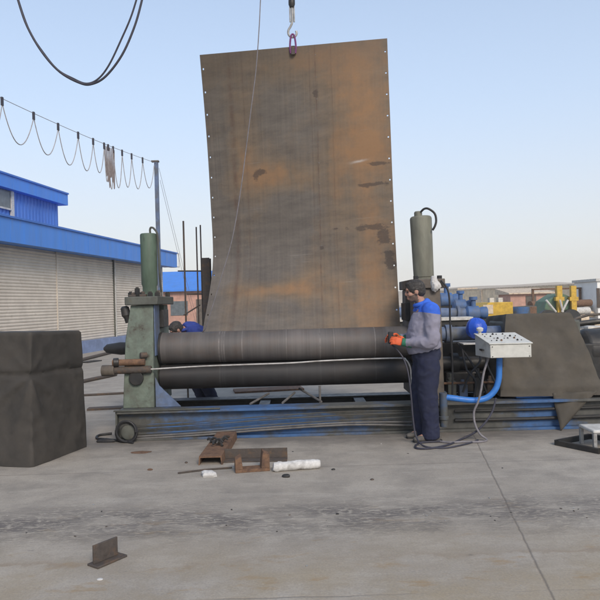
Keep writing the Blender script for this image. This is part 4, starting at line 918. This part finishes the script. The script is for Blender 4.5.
def person(label, P_, lookdir, headc, headup, hands, base, materials, shirt_yoke=None, beard=False, curl=.5):
    t = thing('person', label, 'person', base)
    sh, tr = materials
    Hm = frame(lookdir, headup)
    # body
    b = MB(); head_shapes(b, headc, Hm)
    b.tube([P_['chest'], P_['neck'], Vector(P_['neck']).lerp(headc, .55)], [.08, .058, .052], 16, dome=True)
    b.tube([P_['pelvis'], P_['waist'], P_['chest'], P_['neck']], 0, 20, ref=(0, 1, 0), ra=[.145, .14, .155, .06], rb=[.10, .10, .105, .055], dome=True)
    for s in 'LR':
        b.tube(smoothpts([P_['sh'+s], P_['el'+s], P_['wr'+s]], 4), 0, 14, ra=[.05, .048, .045, .042, .04, .036, .033, .03, .027], dome=True)
        hd = hands[s]; hand_shapes(b, P_['wr'+s], hd[0], hd[1], curl, hd[2], .97)
        b.tube(smoothpts([P_['hip'+s], P_['kn'+s], P_['an'+s]], 4), 0, 16, ra=[.085, .08, .073, .066, .056, .054, .052, .045, .038], dome=True)
        b.tube([P_['an'+s], Vector(P_['an'+s])+Vector(P_['toe'])*.14-up*.05], [.038, .03], 12, dome=True)
    bo = remesh(b, .0065, 2)
    if beard:
        for i, f in enumerate(bo.f):
            q = Hm.transposed() @ (bo.v[f[0]]-Vector(headc))
            if -.02 < q.x < .12 and -.13 < q.z < -.045-.25*(q.x-.09) and abs(q.y) < .09 and q.z < -.02 and not (q.x > .075 and -.075 < q.z < -.05): bo.m[i] = 1
    bo = bo.build('body', [SKIN, STUB], t, ang=180)
    # eyes
    for s in (-1, 1):
        c = MB(); c.ball(Vector(headc)+Hm @ Vector((.083, s*.03, .008)), .010, .012, .008, 10, Hm); c.build('eye', DARK, bo)
    # hair
    hmb = MB(); c0 = Vector(headc)
    for (x, y, z, rx, ry, rz) in ((-.014, 0, .04, .106, .083, .092), (-.05, 0, .0, .068, .074, .075), (.04, 0, .088, .05, .06, .03)): hmb.ball(c0+Hm @ Vector((x, y, z)), rx, ry, rz, 24, Hm)
    for s in (-1, 1): hmb.ball(c0+Hm @ Vector((.018, s*.068, .015)), .016, .010, .035, 12, Hm)
    hr = remesh(hmb, .008, 2, .006, 40)
    keep = []
    for f in hr.f:
        q = Hm.transposed() @ (sum((hr.v[i] for i in f), Vector())/len(f)-c0)
        lim = .05+.035*min(1, max(0, q.z/.07))
        if q.x > lim and q.z < .075: continue
        keep.append(f)
    hr.f = keep; hr.m = [0]*len(keep); hr.build('hair', HAIR, t, ang=180)
    # shirt
    m = MB(); ln = [Vector(P_['pelvis']).lerp(P_['waist'], .35), P_['waist'], P_['belly'], P_['chest'], P_['yoke'], P_['neck']]
    m.tube(smoothpts(ln, 4), 0, 28, ref=(0, 1, 0), ra=[.196, .197, .198, .199, .2, .201, .203, .205, .207, .209, .211, .213, .213, .21, .205, .197, .185, .155, .12, .096, .082], rb=[.178, .18, .182, .184, .185, .185, .183, .180, .177, .173, .169, .165, .16, .154, .146, .137, .124, .112, .098, .092, .082])
    for s in 'LR':
        m.tube(smoothpts([Vector(P_['yoke']).lerp(P_['sh'+s], .55), P_['sh'+s], Vector(P_['sh'+s]).lerp(P_['el'+s], .5), P_['el'+s], Vector(P_['el'+s]).lerp(P_['wr'+s], .5), Vector(P_['el'+s]).lerp(P_['wr'+s], .93)], 4), 0, 18, ra=[.085, .088, .09, .09, .088, .086, .083, .081, .079, .077, .074, .072, .07, .067, .064, .061, .058, .055, .052, .049, .046], dome=True)
    sm = remesh(m, .010, 3, .020, 9, 4)
    if shirt_yoke:
        tm = bpy.data.meshes.new('tmp'); tm.from_pydata([tuple(p) for p in sm.v], [], sm.f); bm = bmesh.new(); bm.from_mesh(tm)
        for co, no in ((YP, YN), ((YX, 0, 0), (1, 0, 0))):
            bmesh.ops.bisect_plane(bm, geom=bm.verts[:]+bm.edges[:]+bm.faces[:], plane_co=co, plane_no=no, dist=1e-4)
        bm.verts.ensure_lookup_table(); sm = MB(); sm.v = [v.co.copy() for v in bm.verts]; sm.f = [tuple(v.index for v in f.verts) for f in bm.faces]
        bm.verts.index_update(); sm.f = [tuple(v.index for v in f.verts) for f in bm.faces]; sm.m = [0]*len(sm.f); bm.free(); bpy.data.meshes.remove(tm)
        for i, f in enumerate(sm.f):
            q = sum((sm.v[k] for k in f), Vector())/len(f)
            if shirt_yoke(q): sm.m[i] = 1
    sm.build('shirt', [sh, YOKE], t, ang=180)
    c = MB(); nk = Vector(P_['neck']); ring = [nk+Vector((.066*math.cos(a), .070*math.sin(a), -.008-.022*math.cos(a)*(Vector(P_['toe']).x))) for a in [2*math.pi*k/20 for k in range(21)]]
    c.tube(ring, .024, 10); c.build('collar', YOKE if shirt_yoke else sh, t)
    # trousers
    m = MB(); m.tube(smoothpts([Vector(P_['pelvis'])-up*.08, P_['pelvis'], P_['waist']], 4), 0, 24, ref=(0, 1, 0), ra=[.15, .165, .174, .176, .176, .174, .17, .165, .16], rb=[.14, .152, .158, .159, .158, .155, .15, .145, .14])
    for s in 'LR':
        a_ = Vector(P_['an'+s]); k_ = Vector(P_['kn'+s])
        m.tube(smoothpts([P_['hip'+s], Vector(P_['hip'+s]).lerp(k_, .5), k_, k_.lerp(a_, .5), a_+Vector((0, 0, -.05))], 4), 0, 18, ra=[.125, .127, .126, .123, .119, .115, .11, .107, .104, .102, .1, .098, .096, .094, .093, .092, .09], dome=False)
    remesh(m, .011, 3, .020, 7, 9).build('trousers', tr, t, ang=180)
    for s in 'LR':
        m = MB(); a_ = Vector(P_['an'+s]); d = Vector(P_['toe']); sd = d.cross(up); z0 = a_.z-.085
        g_ = lambda x, y, z: Vector((a_.x, a_.y, z0))+d*x+sd*y+up*z
        m.tube([g_(-.075, 0, .045), g_(-.03, 0, .05), g_(.04, 0, .047), (g_(.12, 0, .036)), g_(.175, 0, .03)], 0, 16, ref=sd, ra=[.038, .042, .045, .048, .038], rb=[.045, .05, .047, .036, .026], dome=True)
        m.tube([g_(-.02, 0, .05), g_(-.01, 0, .13)], [.048, .05], 14)
        sm = remesh(m, .008, 3)
        for p in sm.v: p.z = max(p.z, z0+.012)
        shoe = sm.build('shoe', SHOE, t, ang=180)
        c = MB(); pl = [(-.115, .03), (-.08, .043), (.04, .043), (.12, .05), (.19, .04), (.205, 0)]; pl = pl+[(x, -y) for x, y in pl[::-1][1:]]
        c.add([g_(x, y, 0.0015) for x, y in pl]+[g_(x, y, .018) for x, y in pl], [tuple(range(len(pl)))[::-1], tuple(range(len(pl), 2*len(pl)))]+[(i, (i+1) % len(pl), len(pl)+(i+1) % len(pl), len(pl)+i) for i in range(len(pl))]); c.build('sole', BLACK, shoe)
    return t, bo
fx, fy = 1.335, 7.02
YP, YN, YX = V((1.40, fy, 1.385)), V((.16, 0, 1)).normalized(), 1.25
W = dict(pelvis=V((1.365, fy, .94)), waist=V((1.345, fy, 1.04)), belly=V((1.335, fy, 1.14)), chest=V((1.365, fy, 1.29)), yoke=V((1.375, fy, 1.415)), neck=V((1.325, fy, 1.50)),
         shL=V((1.40, fy-.19, 1.405)), elL=V((1.385, fy-.25, 1.085)), wrL=V((1.13, fy-.12, 1.075)), shR=V((1.365, fy+.19, 1.405)), elR=V((1.34, fy+.24, 1.10)), wrR=V((1.10, fy+.13, 1.11)),
         hipL=V((1.365, fy-.085, .90)), knL=V((1.355, fy-.09, .49)), anL=V((1.375, fy-.10, .085)), hipR=V((1.365, fy+.085, .90)), knR=V((1.31, fy+.09, .49)), anR=V((1.335, fy+.11, .085)), toe=V((-1, -.08, 0)).normalized())
hd_ = {'L': (V((-1, .12, .22)), V((.2, .9, -.35)), 1), 'R': (V((-1, -.15, .1)), V((.1, -.9, -.4)), -1)}
wk, wbody = person('worker in lavender shirt with blue shoulders and navy trousers standing at the rolls', W, (-1, .12, -.16), V((1.262, fy, 1.625)), (-.10, 0, 1), hd_, (1.34, fy, 0), (SHIRT, NAVY),
    shirt_yoke=lambda q: (q-YP).dot(YN) > 0 and q.x > YX, beard=True, curl=.55)
# gloves
for s in 'LR':
    m = MB(); hand_shapes(m, W['wr'+s], hd_[s][0], hd_[s][1], .55, hd_[s][2], 1.10); gl = remesh(m, .006, 2).build('glove', ORANGE, wk, ang=180)
    d = hd_[s][0].normalized(); w0_ = W['wr'+s]; m = MB(); m.tube([w0_-d*.065, w0_-d*.02, w0_+d*.045], [.047, .044, .046], 16, dome=False); m.build('cuff', GCUFF, gl)
c = MB(); m_ = (W['wrL']+W['wrR'])*.5+V((-.135, -.02, .03))
c.prism([(m_.x-.03, m_.z-.06), (m_.x+.03, m_.z-.06), (m_.x+.025, m_.z+.07), (m_.x-.025, m_.z+.07)], 'y', m_.y-.045, m_.y+.02)
pd = c.build('pendant_remote', BLACK, None, m_, bevel=.006); tag(pd, 'small black pendant remote held in the worker hands', 'remote control')
cable('pendant_cable', 'thin dark cable trailing from the worker hands down to the floor', 'cable', smoothpts([m_+V((0, -.03, -.06)), at(402, 356, 6.95), at(408, 372, 6.9), at(411, 395, 6.85), at(413, 418, 6.83), at(416, 436, 6.8), gp(424, 447)+up*.01, gp(444, 449)+up*.01, gp(466, 445)+up*.01, gp(478, 441)+up*.01]), .009, WIRE)
# second worker bending behind the rolls
b0 = V((-1.66, 9.95, 0))
W2 = dict(pelvis=b0+V((.28, 0, .92)), waist=b0+V((.22, 0, 1.04)), belly=b0+V((.13, 0, 1.13)), chest=b0+V((-.02, 0, 1.24)), yoke=b0+V((-.12, 0, 1.29)), neck=b0+V((-.20, 0, 1.30)),
          shL=b0+V((-.12, -.19, 1.26)), elL=b0+V((-.17, -.24, .98)), wrL=b0+V((-.36, -.16, .84)), shR=b0+V((-.12, .19, 1.26)), elR=b0+V((-.17, .24, .98)), wrR=b0+V((-.36, .16, .84)),
          hipL=b0+V((.28, -.09, .90)), knL=b0+V((.16, -.10, .49)), anL=b0+V((.26, -.11, .085)), hipR=b0+V((.28, .09, .90)), knR=b0+V((.16, .10, .49)), anR=b0+V((.24, .12, .085)), toe=V((-1, 0, 0)))
for k_ in list(W2):
    if k_ not in ('toe', 'anL', 'anR'): W2[k_] = W2[k_]+(V((-.13, 0, -.02)) if k_[:2] == 'kn' else V((0, 0, -.12)))
for k_ in list(W2): W2[k_] = (Matrix.Rotation(R(48), 3, 'Z') @ (W2[k_]-b0)+b0-(V((0, 0, .0)))) if k_ != 'toe' else Matrix.Rotation(R(48), 3, 'Z') @ W2[k_]
b0 = b0+V((-.02, 0, 0))
hd2 = {'L': (V((-.6, .1, -.8)), V((.3, .9, -.2)), 1), 'R': (V((-.6, -.1, -.8)), V((.3, -.9, -.2)), -1)}
person('worker in blue bending down behind the left end of the rolls', W2, (-.75, -.3, -.6), W2['neck']+V((-.10, -.07, .0)), (-.55, -.35, .8), hd2, b0, (DKBLUE, NAVY), curl=.5)

# ------------------------------------------------------------------ loose chips in the worn band
rr = random.Random(5); c = MB()
for i in range(120):
    x = rr.uniform(-3.2, 3.6); y = 4.62+rr.gauss(0, .2) if rr.random() < .7 else rr.uniform(3.3, 7.2); s = rr.uniform(.002, .008)*(1.3 if rr.random() < .06 else 1)
    M = Matrix.Translation((x, y, s*.3)) @ Matrix.Rotation(rr.uniform(0, 6), 4, 'Z') @ Matrix.Rotation(rr.uniform(-.3, .3), 4, 'X'); c.mi = rr.choice((0, 1, 1, 2, 1))
    c.box(-s, s*rr.uniform(.7, 1.4), -s*.7, s*.6, -s*.3, s*.35, M)
tag(c.build('concrete_chips', [RUSTD, GALV, DARK], None, (0, 4.6, 0), smooth=False), 'loose chips and grit scattered along the worn band of concrete', 'grit', kind='stuff')

hzb = MB(); hzb.box(-305, 305, -305, 305, -1.3, 16); o = hzb.build('haze', [], None, (0, 0, 0), smooth=False); tag(o, kind='stuff')
hm = bpy.data.materials.new('dusty air'); hm.use_nodes = True; hn = hm.node_tree; hn.nodes.remove(hn.nodes['Principled BSDF'])
pv = nd(hn, 'ShaderNodeVolumePrincipled'); pv.inputs['Color'].default_value = (.95, .95, .95, 1); pv.inputs['Density'].default_value = .0012
hn.links.new(pv.outputs[0], hn.nodes['Material Output'].inputs['Volume']); o.data.materials.append(hm)

# ------------------------------------------------------------------ light
SUN_EL, SUN_ROT = 34, 160
wd = bpy.data.worlds.new('World'); S.world = wd; wd.use_nodes = True; nt = wd.node_tree; bg = nt.nodes['Background']
sk = nd(nt, 'ShaderNodeTexSky', sky_type='NISHITA'); sk.sun_disc = False; sk.sun_elevation = R(SUN_EL); sk.sun_rotation = R(SUN_ROT); sk.dust_density = 1.0; sk.air_density = 1.0; sk.ozone_density = 1.5
tc = nd(nt, 'ShaderNodeTexCoord'); sx = nd(nt, 'ShaderNodeSeparateXYZ'); nt.links.new(tc.outputs['Generated'], sx.inputs[0])
# dusty air whitening the sky towards the horizon
hz = nd(nt, 'ShaderNodeMapRange', interpolation_type='SMOOTHSTEP'); nt.links.new(sx.outputs[2], hz.inputs['Value'])
for k_, v_ in (('From Min', 0.0), ('From Max', .62), ('To Min', .88), ('To Max', .38)): hz.inputs[k_].default_value = v_
h2 = nd(nt, 'ShaderNodeMapRange', interpolation_type='SMOOTHSTEP'); nt.links.new(sx.outputs[2], h2.inputs['Value']); h2.inputs['From Max'].default_value = .32
colr = mixc(nt, hz.outputs[0], sk.outputs[0], mixc(nt, h2.outputs[0], (3.75, 3.62, 3.5), (3.15, 3.62, 4.3)))
nt.links.new(colr, bg.inputs['Color']); bg.inputs['Strength'].default_value = .108
sd = bpy.data.lights.new('sun', 'SUN'); so = bpy.data.objects.new('sun', sd); COL.objects.link(so); sd.energy = 1.3; sd.angle = R(20); sd.color = (1, .88, .75)
dirv = Vector((math.sin(R(SUN_ROT))*math.cos(R(SUN_EL)), math.cos(R(SUN_ROT))*math.cos(R(SUN_EL)), math.sin(R(SUN_EL))))
so.rotation_euler = dirv.to_track_quat('Z', 'Y').to_euler(); so.location = (0, 0, 20)

S.render.engine = 'CYCLES'; S.view_settings.view_transform = 'Standard'; S.view_settings.look = 'None'; S.view_settings.gamma = 1; S.view_settings.exposure = 1.02
S.render.resolution_x = S.render.resolution_y = 1024
